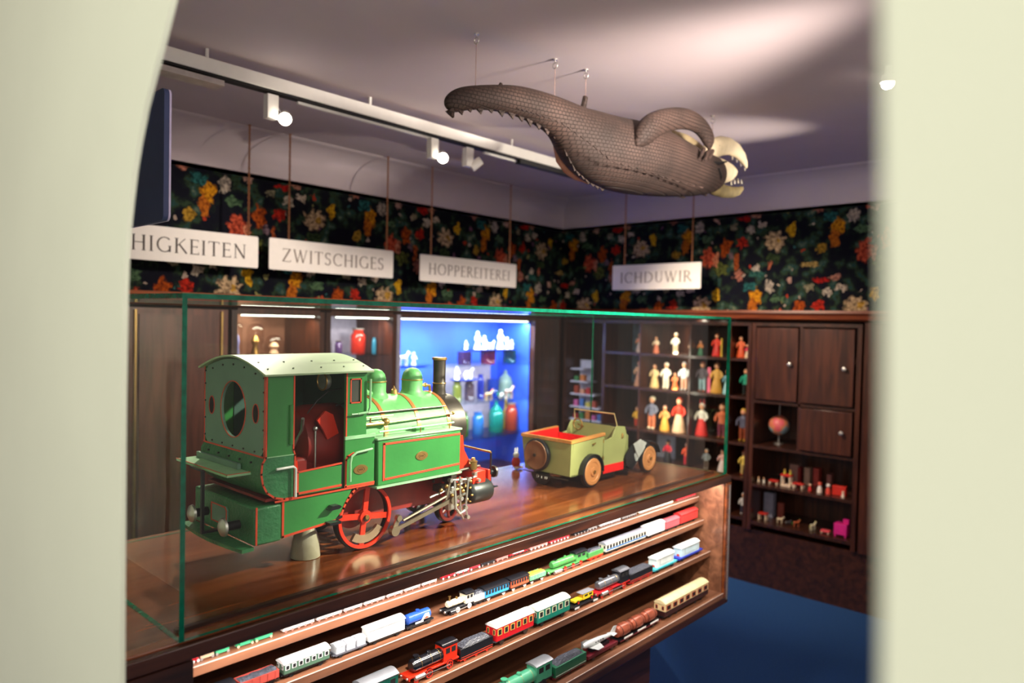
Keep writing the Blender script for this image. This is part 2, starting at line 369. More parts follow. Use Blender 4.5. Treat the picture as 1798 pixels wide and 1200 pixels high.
for ch in cab2.children:
    if ch.name.startswith('side_panel'): ch.data.materials.clear(); ch.data.materials.append(LIL if ch.data.vertices[0].co.x < .5 else WDV)
LEDM = glow('led_cool', (255, 246, 236), 6)
def led(name, p, q, label):
    o = MB(LEDM).box(p[0], p[1], p[2], q[0], q[1], q[2]).build(name); return tag(o, label, 'light')
led('strip_light', (1.24, 2.24, 1.602), (1.66, 2.246, 1.608), 'white strip light over the copper-backed glass dome niche')
led('strip_light', (1.80, 2.24, 1.602), (3.44, 2.246, 1.608), 'long white strip light over the blue jar niche')
area('niche_light', (1.45, 2.25, 1.59), (1.45, 2.40, 1.0), 2.2, .4, .05, (1, .86, .7))
area('niche_light', (1.95, 2.26, 1.59), (1.95, 2.45, 1.0), 3.0, .4, .05, (1, .95, .95))
area('niche_light', (2.85, 2.26, 1.59), (2.85, 2.45, 0.9), 20, 1.2, .05, (.86, .9, 1))
for z_ in (1.288, 1.033): area('niche_light', (2.85, 2.24, z_), (2.85, 2.50, z_-.35), 6, 1.15, .02, (.95, .92, 1))  # bare lamps added under the shelves to brighten the jars
for z_ in (1.60, 1.38, 1.14): area('cabinet_light', (3.80, 1.25, z_), (3.98, 1.25, z_-.25), 3.2, .03, 1.0, (1, .88, .74))  # bare area lights added to lift dolls and cloths row by row
o = MB(WDV).box(3.51, 2.2, 0, 3.779, 2.6, 1.63).build('corner_pillar'); tag(o, 'dark wooden corner pillar between the jar niche and the right cabinets', 'pillar')
# wooden cornices above the cabinets
def cornice(m, horiz):
    pr = [(-.045, 1.705), (-.05, 1.69), (-.03, 1.675), (-.025, 1.655), (-.005, 1.645), (.3, 1.645), (.3, 1.705)]
    b = MB(m)
    if horiz: b.rings([[(-.5, 2.2+a, z) for a, z in pr], [(3.76, 2.2+a, z) for a, z in pr]])
    else: b.rings([[(3.78+a, -.95, z) for a, z in pr], [(3.78+a, 2.15, z) for a, z in pr]])
    return b
tag(cornice(WLT, True).build('cornice'), 'moulded wooden cornice along the top of the left cabinets', 'cornice')
tag(cornice(WLTY, False).build('cornice'), 'moulded wooden cornice along the top of the right cabinets', 'cornice')
# right wall cabinet X 3.78.. : figurine shelves (Y .69-2.15) and door unit (Y .04-.69)
fig = thing('figurine_cabinet', 'dark wooden pigeonhole cabinet of painted dolls on the right wall', 'cabinet', (3.78, .69, 0))
def yb(b, x0, y0, z0, x1, y1, z1): return b.box(x0, y0, z0, x1, y1, z1)
FZ = (1.405, 1.165, .873, .655, .405)
yb(MB(WDV), .38, .01, .36, .40, 1.50, 1.63).build('back_panel', fig)
for y in (0, .1355, .4145, .7995, 1.10, 1.46): yb(MB(WDV), 0, y, .34, .38, y+(.022 if y in (0, 1.10, 1.46) else .010), 1.63).build('upright', fig)
for z in FZ: yb(MB(WD), .004, .022, z-.018, .38, 1.46 if z in (.873, .405) else 1.10, z).build('shelf', fig)
yb(MB(WD), 0, .022, 1.61, .38, 1.46, 1.63).build('top_panel', fig)
dk = thing('door_cabinet', 'dark wooden wall cabinet with knobbed doors and open toy shelves', 'cabinet', (3.78, .05, 0))
yb(MB(WDV), .38, .0, .36, .40, .625, 1.63).build('back_panel', dk)
for y in (0, .615): yb(MB(WDV), 0, y-.005, .34, .38, y+.02, 1.63).build('side_panel', dk)
for z, zz in ((1.61, 1.63), (1.135, 1.153), (.855, .873), (.613, .631), (.375, .395)): yb(MB(WD), 0, .02, z, .38, .61, zz).build('shelf', dk)
yb(MB(WDV), .0, .325, .873, .38, .34, 1.61).build('divider', dk)
for (y0, y1, z0, z1, ky, kz) in ((.345, .60, 1.16, 1.60, .385, 1.385), (.03, .32, 1.16, 1.60, .075, 1.375), (.03, .32, .88, 1.13, .08, 1.01)):
    d = yb(MB(WDV), -.016, y0, z0, -.001, y1, z1).build('door', dk, bev=.003)
    MB(STEEL).lathe([(0, -.016), (.006, -.016), (.006, -.026), (.013, -.032), (.011, -.042), (0, -.045)], (0, ky, kz), 12, ax=0).build('knob', d)
tag(MB(WD).box(3.80, -.95, .0, 4.15, 2.15, .338).build('plinth'), 'dark wooden base panel beneath the right wall cabinets on the blue carpet', 'base panel')
tag(MB(WDV).box(3.775, -.95, .34, 4.18, .03, 1.64).build('tall_cabinet'), 'plain dark cabinet side at the right behind the pale partition', 'cabinet')
# ================================================================== COUNTER
ct = thing('display_counter', 'long dark wooden display counter with open stepped shelves of model trains', 'counter', (0, 0, 0))
MB(WTOP).box(-.10, .004, 1.018, 2.068, .66, 1.0395).build('top_board', ct, bev=.002)
MB(WD).box(-.10, -.012, 1.0095, 2.068, .003, 1.036).build('header_rail', ct, bev=.002)
MB(WD).box(-.10, -.012, .46, .020, .30, 1.007).build('left_stile', ct)
MB(WTOP).box(2.034, .004, .57, 2.068, .66, 1.0175).build('right_panel', ct, bev=.002)
MB(WSH).box(2.028, -.002, .5705, 2.0335, .30, 1.017).build('inner_lining', ct)
MB(WD).box(.02, .30, .46, 2.034, .32, 1.0175).build('back_panel', ct)
SHY = ((.10, .940), (.077, .853), (.045, .738), (-.012, .590))
for y, z in SHY:
    sh0 = MB(WSH).box(.021, y, z-.020, 2.027, .299, z).build('shelf', ct, bev=.001)
    MB(mat('pale_lip', (226, 200, 184), .3)).box(.021, y-.0006, z-.0016, 2.027, y+.0008, z+.0003).build('shelf_edge', sh0)  # pale strip painted in as the highlight along the shelf lip
MB(WD).box(-.10, -.012, .545, 2.068, .66, .5695).build('bottom_board', ct, bev=.002)
MB(WD).box(-.05, .10, .0, 1.70, .60, .5445).build('base', ct)
MB(WD).box(.012, .040, 1.0397, 2.03, .052, 1.046).build('inset_strip', ct)
MB(WTOP).box(2.034, -.012, .57, 2.068, .0035, 1.009).build('right_stile', ct)
MB(STEEL).box(2.050, -.016, .56, 2.058, -.0125, 1.0).build('metal_edge', ct)
led('strip_light', (.03, .006, 1.0115), (2.02, .016, 1.0175), 'white light strip hidden under the counter header above the trains')
area('counter_light', (1.03, .022, 1.011), (1.03, .075, .75), 7.5, 1.98, .02, (1, .95, .92))
# glass cover
gc = thing('glass_case', 'large green-edged glass cover standing over the locomotive and the car', 'glass case', (0, 0, 1.04))
def pane(x0, y0, z0, x1, y1, z1, thin):
    b = MB(GL); b.box(x0, y0, z0, x1, y1, z1); o = b.build('glass_pane', gc, smooth=False)
    o.data.materials.append(GLE)
    for p in o.data.polygons:
        if abs(p.normal[thin]) < .5: p.material_index = 1
    return o
GH = .588
pane(0.009, 0, 0, 2.042, .009, GH, 1); pane(0.009, .631, 0, 2.042, .64, GH, 1)
pane(0, 0, 0, .009, .64, GH, 0); pane(2.042, 0, 0, 2.051, .64, GH, 0)
pane(0, 0, GH, 2.051, .64, GH+.009, 2)
# ================================================================== TRACK + SPOTS
RZ = 2.405; RY = 1.20
tr = thing('ceiling_track', 'long white lighting track hanging under the ceiling', 'light track', (0, RY, RZ))
MB(WHITE).box(-.3, -.02, .012, 3.4, .028, .060).build('beam', tr, bev=.003)
MB(DARK).box(-.3, -.016, .004, 3.4, .022, .0118).build('slot', tr)
MB(WHITE).box(.93, .008, -.006, 1.62, .020, .0038).build('conductor_rail', tr); MB(WHITE).box(1.92, .008, -.006, 2.9, .020, .0038).build('conductor_rail', tr)
MB(STEEL).box(-.3, -.045, -.03, .62, .02, -.012).build('diffuser', tr)
for x in (.58, 1.25, 2.1, 2.9): MB(WHITE).cyl((x, 0, .060), (x, 0, .0945), .006).build('hanger', tr)
MB(DARK).box(2.15, -.016, -.012, 2.62, .02, .0038).build('adapter', tr)
def tracklight(x, y, z, to, label, on=True, box=True):
    t = thing('track_spotlight', label, 'spotlight', (x, y, z), 0, 'white spotlights on the ceiling track')
    if box: MB(WHITE).box(-.022, -.016, -.09, .022, .016, -.003).build('housing', t, bev=.002)
    d = (Vector(to)-Vector((x, y, z))).normalized(); c = Vector((.05 if on else .035, -.01, -.075)) if box else Vector((0, 0, -.05))
    MB(WHITE).cyl(c-d*.035, c+d*.022, .020, .024, 18).build('lamp_head', t)
    MB(STEEL).cyl((0, 0, -.02), c, .004).build('arm', t)
    if on: MB(glow('lit_lens', (255, 240, 220), 40)).ball(c+d*.024, .0215, n=14).build('lit_lens', t)
    return t
c1 = at(485, 180, Y=RY); tracklight(c1.x-.02, RY, RZ, CAM+Vector((.2, .3, -.4)), 'white track spotlight, brightest and nearest the left partition', True).name
c2 = at(760, 250, Y=RY); tracklight(c2.x+.0, RY, RZ, CAM+Vector((.5, .3, -.6)), 'white track spotlight, lit, in the middle of the track', True)
c3 = at(822, 265, Y=RY); tracklight(c3.x, RY, RZ, (c3.x-.7, RY+.6, 1.7), 'white track spotlight turned away, right of the lit one beside it', False)
p = at(1560, 137, Z=2.46)
t = thing('ceiling_spotlight', 'small lit spotlight on the ceiling at the right above the crocodile', 'spotlight', (p.x, p.y, 2.4995))
MB(WHITE).cyl((0, 0, -.03), (0, 0, 0), .012).build('stem', t); MB(WHITE).cyl((0, 0, -.055), (.0, .0, -.03), .026, .02).build('housing', t)
MB(glow('lit_lens', (255, 240, 220), 40)).cyl((-.005, -.002, -.062), (0, 0, -.0551), .022).build('lit_lens', t)
# ================================================================== HANGING SIGNS
def stem(x, w=.11): return [((x, 0), (x, 1), w), ((x-.11, .012), (x+.11, .012), .03), ((x-.11, .988), (x+.11, .988), .03)]
def arc(cx, cy, rx, ry, a0, a1, w=.09, n=12):
    P = [(cx+rx*math.cos(math.radians(a0+(a1-a0)*i/n)), cy+ry*math.sin(math.radians(a0+(a1-a0)*i/n))) for i in range(n+1)]
    return [(P[i], P[i+1], w*(.55+.55*abs(math.cos(math.radians(a0+(a1-a0)*(i+.5)/n))))) for i in range(n)]
def diag(a, b, w): return [(a, b, w)]
LET = {
 'I': (.24, stem(.12)), 'H': (.80, stem(.12)+stem(.68)+[((.12, .52), (.68, .52), .05)]),
 'G': (.86, arc(.46, .5, .40, .48, 45, 315)+[((.76, .03), (.76, .42), .1), ((.66, .42), (.86, .42), .03)]),
 'L': (.58, stem(.12)+[((.12, .025), (.56, .025), .05), ((.56, .01), (.56, .16), .03)]),
 'A': (.84, diag((.42, 1), (.74, 0), .10)+diag((.42, 1), (.10, 0), .05)+[((.2, .35), (.62, .35), .05), ((.0, .012), (.2, .012), .03), ((.62, .012), (.86, .012), .03)]),
 'B': (.66, stem(.12)+arc(.24, .75, .26, .22, 90, -90)+arc(.26, .27, .32, .25, 90, -90)),
 ' ': (.3, []), 'C': (.80, arc(.46, .5, .40, .48, 45, 315)+[((.74, .72), (.74, .92), .04)]),
 'O': (.94, arc(.47, .5, .41, .48, 0, 360, n=20)), 'K': (.72, stem(.12)+diag((.12, .45), (.62, .99), .05)+diag((.28, .6), (.72, .01), .10)),
 'E': (.56, stem(.12)+[((.12, .975), (.52, .975), .05), ((.12, .52), (.46, .52), .05), ((.12, .025), (.56, .025), .05), ((.52, .86), (.52, .99), .03), ((.56, .01), (.54, .16), .03), ((.46, .45), (.46, .59), .03)]),
 'T': (.70, stem(.35)+[((.02, .975), (.68, .975), .05), ((.02, .84), (.02, .99), .03), ((.68, .84), (.68, .99), .03)]),
 'N': (.84, [((.14, 0), (.14, 1), .05), ((.72, 0), (.72, 1), .05), ((.10, 1), (.72, .02), .11), ((.04, .012), (.24, .012), .03), ((.62, .988), (.84, .988), .03)]),
 'Z': (.72, diag((.62, .97), (.08, .03), .11)+[((.08, .975), (.66, .975), .05), ((.04, .025), (.68, .025), .05), ((.08, .84), (.08, .99), .03), ((.68, .01), (.68, .16), .03)]),
 'W': (1.12, diag((.06, 1), (.32, 0), .10)+diag((.32, 0), (.56, 1), .05)+diag((.52, 1), (.78, 0), .10)+diag((.78, 0), (1.04, 1), .05)+[((-.03, .988), (.17, .988), .03), ((.94, .988), (1.13, .988), .03)]),
 'S': (.54, arc(.27, .74, .20, .23, 30, 260, .09)+arc(.25, .27, .22, .25, 90, -150, .09)+[((.45, .80), (.45, .95), .03), ((.05, .06), (.05, .2), .03)]),
 'P': (.60, stem(.12)+arc(.26, .73, .28, .24, 90, -90)+[((.12, .97), (.26, .97), .05), ((.12, .49), (.26, .49), .05)]),
 'R': (.70, stem(.12)+arc(.26, .74, .26, .23, 90, -90)+[((.12, .97), (.26, .97), .05), ((.12, .51), (.26, .51), .05)]+diag((.30, .5), (.70, .01), .10)),
 'D': (.86, stem(.12)+arc(.32, .5, .46, .47, 90, -90)+[((.12, .97), (.32, .97), .05), ((.12, .03), (.32, .03), .05)]),
 'U': (.78, [((.14, 1), (.14, .36), .11), ((.64, 1), (.64, .36), .05), ((.03, .988), (.25, .988), .03), ((.54, .988), (.76, .988), .03)]+arc(.39, .36, .25, .34, 180, 360, .08)),
}
def lettering(text, h, m, width=None, gap=.17):
    tot = sum(LET[c][0] for c in text)+gap*(len(text)-1); sx = (width/(tot*h)) if width else 1
    b = MB(m); x = -tot/2
    for c in text:
        wd, ss = LET[c]
        for (p, q, t) in ss:
            P = Vector((p[0]+x, p[1]-.5)); Q = Vector((q[0]+x, q[1]-.5)); d = (Q-P); d = d.normalized() if d.length else Vector((1, 0)); n = Vector((-d.y, d.x))*t/2
            vs = [(v.x*h*sx, v.y*h) for v in (P+n, P-n, Q-n, Q+n)]
            b.rings([[(a, -.0012, c_) for a, c_ in vs], [(a, .0, c_) for a, c_ in vs]])
        x += wd+gap
    return b
SIGN = mat('sign_board_white', (238, 232, 224), .5, var=.02); INK = mat('sign_lettering_grey', (120, 106, 94), .6); CHN = mat('gilt_chain', (176, 120, 84), .35, .7)
def rrect(w, h, r, n=5):
    P = []
    for cx, cy, a in ((w/2-r, h/2-r, 0), (-w/2+r, h/2-r, 90), (-w/2+r, -h/2+r, 180), (w/2-r, -h/2+r, 270)):
        P += [(cx+r*math.cos(math.radians(a+90*i/n)), cy+r*math.sin(math.radians(a+90*i/n))) for i in range(n+1)]
    return P
def chain(p, top):
    b = MB(CHN); z = p[2]; k = 0
    b.cyl((p[0], p[1], z), (p[0], p[1], top), .0017, n=5)
    while z < top-.006:
        b.torus((p[0], p[1], z+.006), .0048, .0017, ax=(k % 2), n=8, k=4, sz=1.7); z += .0115; k += 1
    b.cyl((p[0], p[1], top-.004), (p[0], p[1], top), .008, n=8)
    return b
def sign(text, label, tl, br, Y=None, X=None, cx=(), tw=.84, off=0, ink=INK, th=.42, ztop=2.4985, left_extend=0, tr_=None, bl=None):
    if Y is not None:
        a = at(tl[0], tl[1], Y=Y); c = at(br[0], br[1], Y=Y); a2 = at(br[0], tr_, Y=Y); c2 = at(tl[0], bl, Y=Y); W = c.x-a.x
    else:
        a = at(tl[0], tl[1], X=X); c = at(br[0], br[1], X=X); a2 = at(br[0], tr_, X=X); c2 = at(tl[0], bl, X=X); W = a.y-c.y
    zt = (a.z+a2.z)/2; zb = (c.z+c2.z)/2; H = zt-zb
    mid = (a+c)/2; W2 = W+left_extend
    loc = Vector((mid.x-left_extend/2, Y, (zt+zb)/2)) if Y is not None else Vector((X, mid.y, (zt+zb)/2))
    t = thing('hanging_sign', label, 'sign', loc, 0 if Y is not None else -PI/2, 'white hanging signs with capital lettering')
    MB(SIGN).prism(rrect(W2, H, .008), 0, .006).build('board', t)
    l = lettering(text, H*th, ink, (W2)*tw); o = l.build('lettering', t, loc=(off*W2, -.0003, -.002))
    for x in cx:
        chain((x*W2, .003, H/2), ztop-loc.z).build('chain', t)
    return t
SY = 1.99
sign('SCHIGKEITEN', 'white hanging sign reading HIGKEITEN, cut off by the left partition', (228, 395), (453, 470), Y=SY, cx=(.44, -.42), left_extend=.24, tw=.775, off=.037, tr_=413, bl=456, ink=mat('sign_lettering_black', (66, 54, 46), .6), th=.44)
sign('ZWITSCHIGES', 'white hanging sign reading ZWITSCHIGES', (473, 418), (690, 488), Y=SY, cx=(-.36, .44), tr_=440, bl=474, tw=.82)
sign('HOPPEREITEREI', 'white hanging sign reading HOPPEREITEREI', (738, 448), (906, 505), Y=SY, cx=(-.40, .42), tr_=463, bl=494, tw=.84)
sign('ICHDUWIR', 'white hanging sign reading ICHDUWIR, in front of the right wall', (1076, 467), (1230, 507), X=3.56, cx=(-.36, .40), tr_=460, bl=510, tw=.80, ztop=2.4985)
# dark blue hanging board at the left, edge on
p = at(298, 155, Y=.25); q = at(298, 388, Y=.25)
t = thing('hanging_board', 'dark blue hanging board with pale edge beside the left partition', 'sign', (p.x, .25, (p.z+q.z)/2), PI/2)
H = p.z-q.z; NAVY = mat('navy_board', (52, 64, 104), .6, var=.05)
MB(NAVY).prism(rrect(.60, H, .012), 0, .010).build('board', t, loc=(.30, 0, 0))
MB(mat('board_edge', (200, 190, 222), .5)).prism(rrect(.60, H, .012), -.004, -.0002).build('edge_facing', t, loc=(.30, 0, 0))  # pale facing stands in for light on the board's edge
chain((.10, .004, H/2), 2.4985-(p.z+q.z)/2).build('chain', t)
# ================================================================== CROCODILE
CR = mat('crocodile_hide', (62, 46, 40), .75, var=.6, scale=7)
N_, L_ = nodes(CR); vb = N_.new('ShaderNodeTexBrick'); vb.inputs['Scale'].default_value = 34; vb.inputs['Mortar Size'].default_value = .05
tcn = N_.new('ShaderNodeTexCoord'); mpn = N_.new('ShaderNodeMapping'); mpn.inputs['Rotation'].default_value = (1.5708, 0, 0); L_.new(tcn.outputs['Object'], mpn.inputs['Vector']); L_.new(mpn.outputs[0], vb.inputs['Vector'])
bpn = N_.new('ShaderNodeBump'); bpn.inputs['Strength'].default_value = 1.0; bpn.inputs['Distance'].default_value = .012; bpn.invert = True
vb.inputs['Brick Width'].default_value = .5; vb.inputs['Row Height'].default_value = .42; vb.inputs['Mortar Smooth'].default_value = .6
_b = N_['Principled BSDF']; _src = _b.inputs['Base Color'].links[0].from_socket; _mx = N_.new('ShaderNodeMix'); _mx.data_type = 'RGBA'; L_.new(vb.outputs['Fac'], _mx.inputs[0]); L_.new(_src, _mx.inputs[6]); _mx.inputs[7].default_value = lin((48, 34, 28))+(1,); L_.new(_mx.outputs[2], _b.inputs['Base Color'])
L_.new(vb.outputs['Fac'], bpn.inputs['Height']); L_.new(bpn.outputs[0], N_['Principled BSDF'].inputs['Normal'])
def cy(x):  # the animal hangs slightly askew
    return .42 - .20*(x-790)/520
crocorg = at(1090, 270, Y=cy(1090))
cr = thing('stuffed_crocodile', 'stuffed brown crocodile hanging on hooks under the ceiling, tail to the left', 'stuffed crocodile', crocorg)
def cp(x, y, dy=0): return at(x, y, Y=cy(x)+dy) - crocorg
def loft(spec, wf=.85, n=20, dy=0, m=CR):
    "spec: (x, centre y, half thickness px, width factor)"
    b = MB(m); R = []
    for i, sp in enumerate(spec):
        x, y, h = sp[:3]; k = sp[3] if len(sp) > 3 else wf
        c = cp(x, y, dy); r = (cp(x, y-h, dy)-c).length
        a = cp(*spec[max(0, i-1)][:2], dy); e = cp(*spec[min(len(spec)-1, i+1)][:2], dy); d = (e-a).normalized()
        up = (Vector((0, 0, 1)) - d*d.z).normalized(); sd = d.cross(up)
        R.append([c + up*r*math.cos(2*PI*j/n) + sd*r*k*math.sin(2*PI*j/n) for j in range(n)])
    return b.rings(R)
body = loft([(783, 187, 5), (787, 184, 13), (796, 180, 19), (812, 173, 21), (840, 171, 21), (870, 172, 23), (900, 175, 26), (930, 184, 29), (960, 196, 32), (985, 210, 38, .8), (1005, 232, 52, .75), (1030, 252, 63, .8), (1060, 266, 66, .85), (1095, 275, 66, .95), (1130, 280, 65, 1), (1165, 290, 57, 1), (1200, 300, 47, 1), (1230, 304, 40, .95), (1250, 306, 34, .9), (1262, 308, 22, .8), (1268, 309, 6, .8)])
bo = body.build('body', cr)
md = bo.modifiers.new('sub', 'SUBSURF'); md.levels = 1; md.render_levels = 2
# serrated crest under the tail
def frill(pts, hgt, m, name, side=-.02, n=2):
    fb = .012 if name == 'tail_crest' else .002; th_ = .006 if name == 'tail_crest' else .002
    b = MB(m)
    for i in range(len(pts)-1):
        x0, y0 = pts[i]; x1, y1 = pts[i+1]
        for k in range(n):
            a = cp(x0+(x1-x0)*k/n, y0+(y1-y0)*k/n, side); c = cp(x0+(x1-x0)*(k+1)/n, y0+(y1-y0)*(k+1)/n, side)
            up = Vector((0, 0, 1)); tip = (a+c)/2 + (c-a)*.28 - up*hgt*(.7+.6*random.random())
            th = Vector((0, th_, 0))
            b.rings([[a+up*fb-th, c+up*fb-th, tip-th*.2], [a+up*fb+th, c+up*fb+th, tip+th*.2]])
    return b.build(name, cr, smooth=False)
frill([(800, 197), (830, 190), (868, 193), (905, 203), (935, 216), (965, 232), (988, 248)], .016, CR, 'tail_crest', -.004, 2)
frill([(906, 190), (940, 200), (985, 216), (1030, 248), (1075, 284), (1130, 300), (1180, 316), (1235, 330)], .004, CR, 'side_ridge', -.105, 4)
frill([(990, 262), (1010, 300), (1035, 322), (1060, 334)], .006, CR, 'belly_ridge', -.05, 3)
MB(CR).tube([cp(790, 192), cp(793, 200), cp(796, 207)], [.016, .010, .003]).build('tail_tip', cr)
MB(CR).tube([cp(1022, 200), cp(1028, 170)], [.011, .009]).build('hanging_peg', cr)
MB(CR).tube([cp(874, 160), cp(880, 147)], [.009, .006]).build('hanging_peg', cr)
# near leg arching up and over, far leg, hind leg
leg = MB(CR); b_ = loft([(1116, 256, 4, .7), (1122, 248, 14, .8), (1130, 236, 22, .8), (1142, 223, 24, .8), (1158, 214, 22, .7), (1182, 208, 20, .7), (1206, 208, 19, .7), (1226, 217, 17, .7), (1240, 234, 16, .7), (1247, 254, 14, .7), (1248, 268, 9, .6), (1243, 274, 3, .6)], dy=-.10); lg_ = b_.build('front_leg', cr); md = lg_.modifiers.new('sub', 'SUBSURF'); md.render_levels = 2
loft([(1180, 236, 8), (1204, 246, 10), (1222, 258, 10), (1236, 272, 9), (1240, 282, 4)], dy=.06, m=mat('pale_hide', (176, 158, 120), .8)).build('far_front_leg', cr)
HIDE2 = mat('pinkish_hide', (168, 118, 96), .8, var=.2)
loft([(986, 240, 5), (984, 256, 17, .5), (990, 272, 22, .5), (1002, 288, 22, .5), (1016, 302, 18, .5), (1028, 314, 9, .5), (1034, 322, 3)], dy=.05, m=HIDE2).build('hind_leg', cr)
# toes hanging on the near foot
for i, (x, y) in enumerate(((1232, 272), (1240, 276), (1247, 275))):
    MB(CR).tube([cp(x+4, y-10, -.10), cp(x, y, -.11), cp(x-3, y+6, -.11)], [.009, .007, .002]).build('toe', cr)
# head with open jaws
PALE = mat('pale_head_hide', (206, 190, 158), .7, var=.2, scale=14)  # pale colour also carries the spotlight's brightness on the head
loft([(1228, 292, 6), (1238, 276, 16, .7), (1252, 261, 19, .7), (1266, 256, 17, .7), (1280, 257, 15, .7), (1293, 264, 13, .6), (1303, 276, 10, .6), (1309, 288, 6, .6), (1311, 295, 2, .6)], dy=-.03, m=PALE).build('upper_jaw', cr)
loft([(1222, 304, 16), (1240, 302, 27, .7), (1256, 300, 25, .7), (1270, 302, 21, .7), (1282, 303, 15, .7), (1290, 302, 8, .6), (1294, 301, 2, .6)], dy=-.01, m=PALE).build('throat', cr)
loft([(1236, 322, 10), (1254, 330, 14, .7), (1270, 336, 12, .7), (1284, 338, 10, .7), (1296, 336, 8, .6), (1303, 331, 4, .6), (1305, 329, 1, .6)], dy=.0, m=mat('olive_hide', (112, 98, 62), .8, var=.3)).build('lower_jaw', cr)
MB(DARK).tube([cp(1248, 283, -.072), cp(1262, 287, -.075), cp(1276, 284, -.06)], [.003, .007, .003], 8).build('mouth_crease', cr)  # dark tubes stand in for shade in the mouth gaps
MB(DARK).tube([cp(1262, 296, -.078), cp(1266, 310, -.070), cp(1263, 322, -.05)], [.003, .006, .003], 8).build('mouth_crease', cr)
TOOTH = mat('tooth', (236, 228, 206), .4)
for i, (x, y, s) in enumerate(((1284, 322, -1), (1290, 320, -1), (1296, 319, -1), (1302, 320, -1), (1286, 276, 1), (1294, 281, 1), (1301, 288, 1), (1308, 296, 1))):
    MB(TOOTH).cyl(cp(x, y-s*3, -.02), cp(x, y+s*5, -.02), .004, .0008, 6).build('tooth', cr)
MB(BLACK).ball(cp(1262, 256, -.052), .005).build('eye', cr)
for i, (x, y) in enumerate(((1190, 342), (1228, 338))):
    loft([(x-6, y-8, 8, .6), (x+4, y-1, 6, .6), (x+12, y+4, 3, .6)], dy=0, m=CR).build('claw', cr)
HK = STEEL
for i, (x, y, bx, by) in enumerate(((835, 112, 835, 152), (973, 128, 973, 190), (1030, 115, 1028, 168), (1253, 213, 1250, 262))):
    q = cp(bx, by)+crocorg; 
    b = MB(HK); b.torus((0, 0, -.022), .010, .002, ax=0, n=14, k=6); b.cyl((0, 0, -.012), (0, 0, 0), .0025); b.cyl((0, 0, -.004), (0, 0, 0), .008)
    t = thing('ceiling_hook', ['steel ceiling hook above the tail tip of the crocodile', 'steel ceiling hook over the middle of the crocodile tail', 'steel ceiling hook above the root of the crocodile tail', 'steel ceiling hook above the head of the crocodile'][i], 'hook', (q.x, q.y, 2.4995), 0, 'steel hooks holding the crocodile')
    b.build('hook', t)
    MB(mat('hanging_wire', (160, 130, 120), .6)).cyl((0, 0, -.03), (0, 0, q.z-2.4995), .0011, n=5).build('wire', t)
# ================================================================== GREEN LOCOMOTIVE
GRN = mat('loco_green', (54, 128, 62), .3, var=.10, scale=12, bump=.25, bscale=60, coat=.25)
GRNR = mat('loco_green_rough', (52, 116, 72), .4, var=.2, scale=20, bump=1.0, bscale=110, coat=.15)
GRNG = mat('rear_plate_greygreen', (112, 144, 128), .5, var=.08, scale=10)
LGRN = mat('boiler_green', (88, 156, 88), .5, var=.18, scale=16, bump=.6, bscale=40, coat=0)
ROOFM = mat('roof_pale_green', (170, 190, 150), .45, var=.08, scale=10)
RED = mat('signal_red', (206, 44, 20), .35, var=.08); DRED = mat('dark_red', (128, 26, 20), .45, var=.25, scale=20)
LIN = mat('red_lining', (214, 70, 40), .5); INT = mat('cab_interior', (58, 96, 84), .6); BGRN = mat('pale_green_trim', (150, 196, 150), .4)
GUN = mat('gunmetal', (74, 66, 60), .4, .7, var=.2); LX, LY = .246, .31
lo = thing('model_locomotive', 'large green model steam locomotive with red wheels standing inside the glass case', 'model locomotive', (LX, LY, ZT))
def part(b, name, parent=None, bev=0, smooth=True): return b.build(name, parent or lo, bev=bev, smooth=smooth)
HW = .142
# frames between wheels
for s in (-1, 1):
    part(MB(DRED).prism([(.04, .075), (.72, .055), (.74, .10), (.72, .14), (.04, .15)], s*.062-.003, s*.062+.003), 'frame_plate')
# rear water box below the bunker
b = MB(GRNR); b.box(-.022, -HW, .078, .040, HW, .158); rb = part(b, 'rear_box', bev=.004)
b = MB(GRN); b.prism([(.0402, .083), (.175, .097), (.200, .120), (.222, .1655), (.0402, .1655)], -HW+.002, -HW+.012); b.prism([(.0402, .083), (.175, .097), (.200, .120), (.222, .1655), (.0402, .1655)], HW-.012, HW-.002)
part(b, 'side_skirt')
def strip(pts, wd, y, m=LIN, name='lining', par=None, ax=1, th=.0012):
    b = MB(m)
    for i in range(len(pts)-1):
        p, q = Vector(pts[i]), Vector(pts[i+1]); d = (q-p).normalized(); n = Vector((-d.y, d.x))*wd/2; p = p-d*wd/2; q = q+d*wd/2
        poly = [tuple(p+n), tuple(p-n), tuple(q-n), tuple(q+n)]
        b.prism(poly, y-th, y, ax)
    return b.build(name, par or lo)
strip([(-.018, .158), (-.018, .082)], .004, -HW-.0003, par=rb); strip([(.044, .160), (.044, .085), (.175, .096)], .005, -HW+.0018)
arcp = [(.205+.090*math.cos(t)+.074, .077+.098*math.sin(t)) for t in [PI*.55+i*PI*.35/8 for i in range(9)]]
strip(arcp, .005, -HW+.0018)
strip([(.025, .1645), (.28, .1655)], .004, -HW-.0005)
# small hatch on the rear box face
b = MB(GRNG); b.prism([(.045, .100), (-.020, .100), (-.027, .108), (-.027, .132), (-.020, .139), (.045, .139)], -.0265, -.0225, ax=0); part(b, 'hatch_plate')
strip([(.045, .100), (-.020, .100), (-.027, .108), (-.027, .132), (-.020, .139), (.045, .139), (.045, .100)], .0025, -.0265, ax=0)
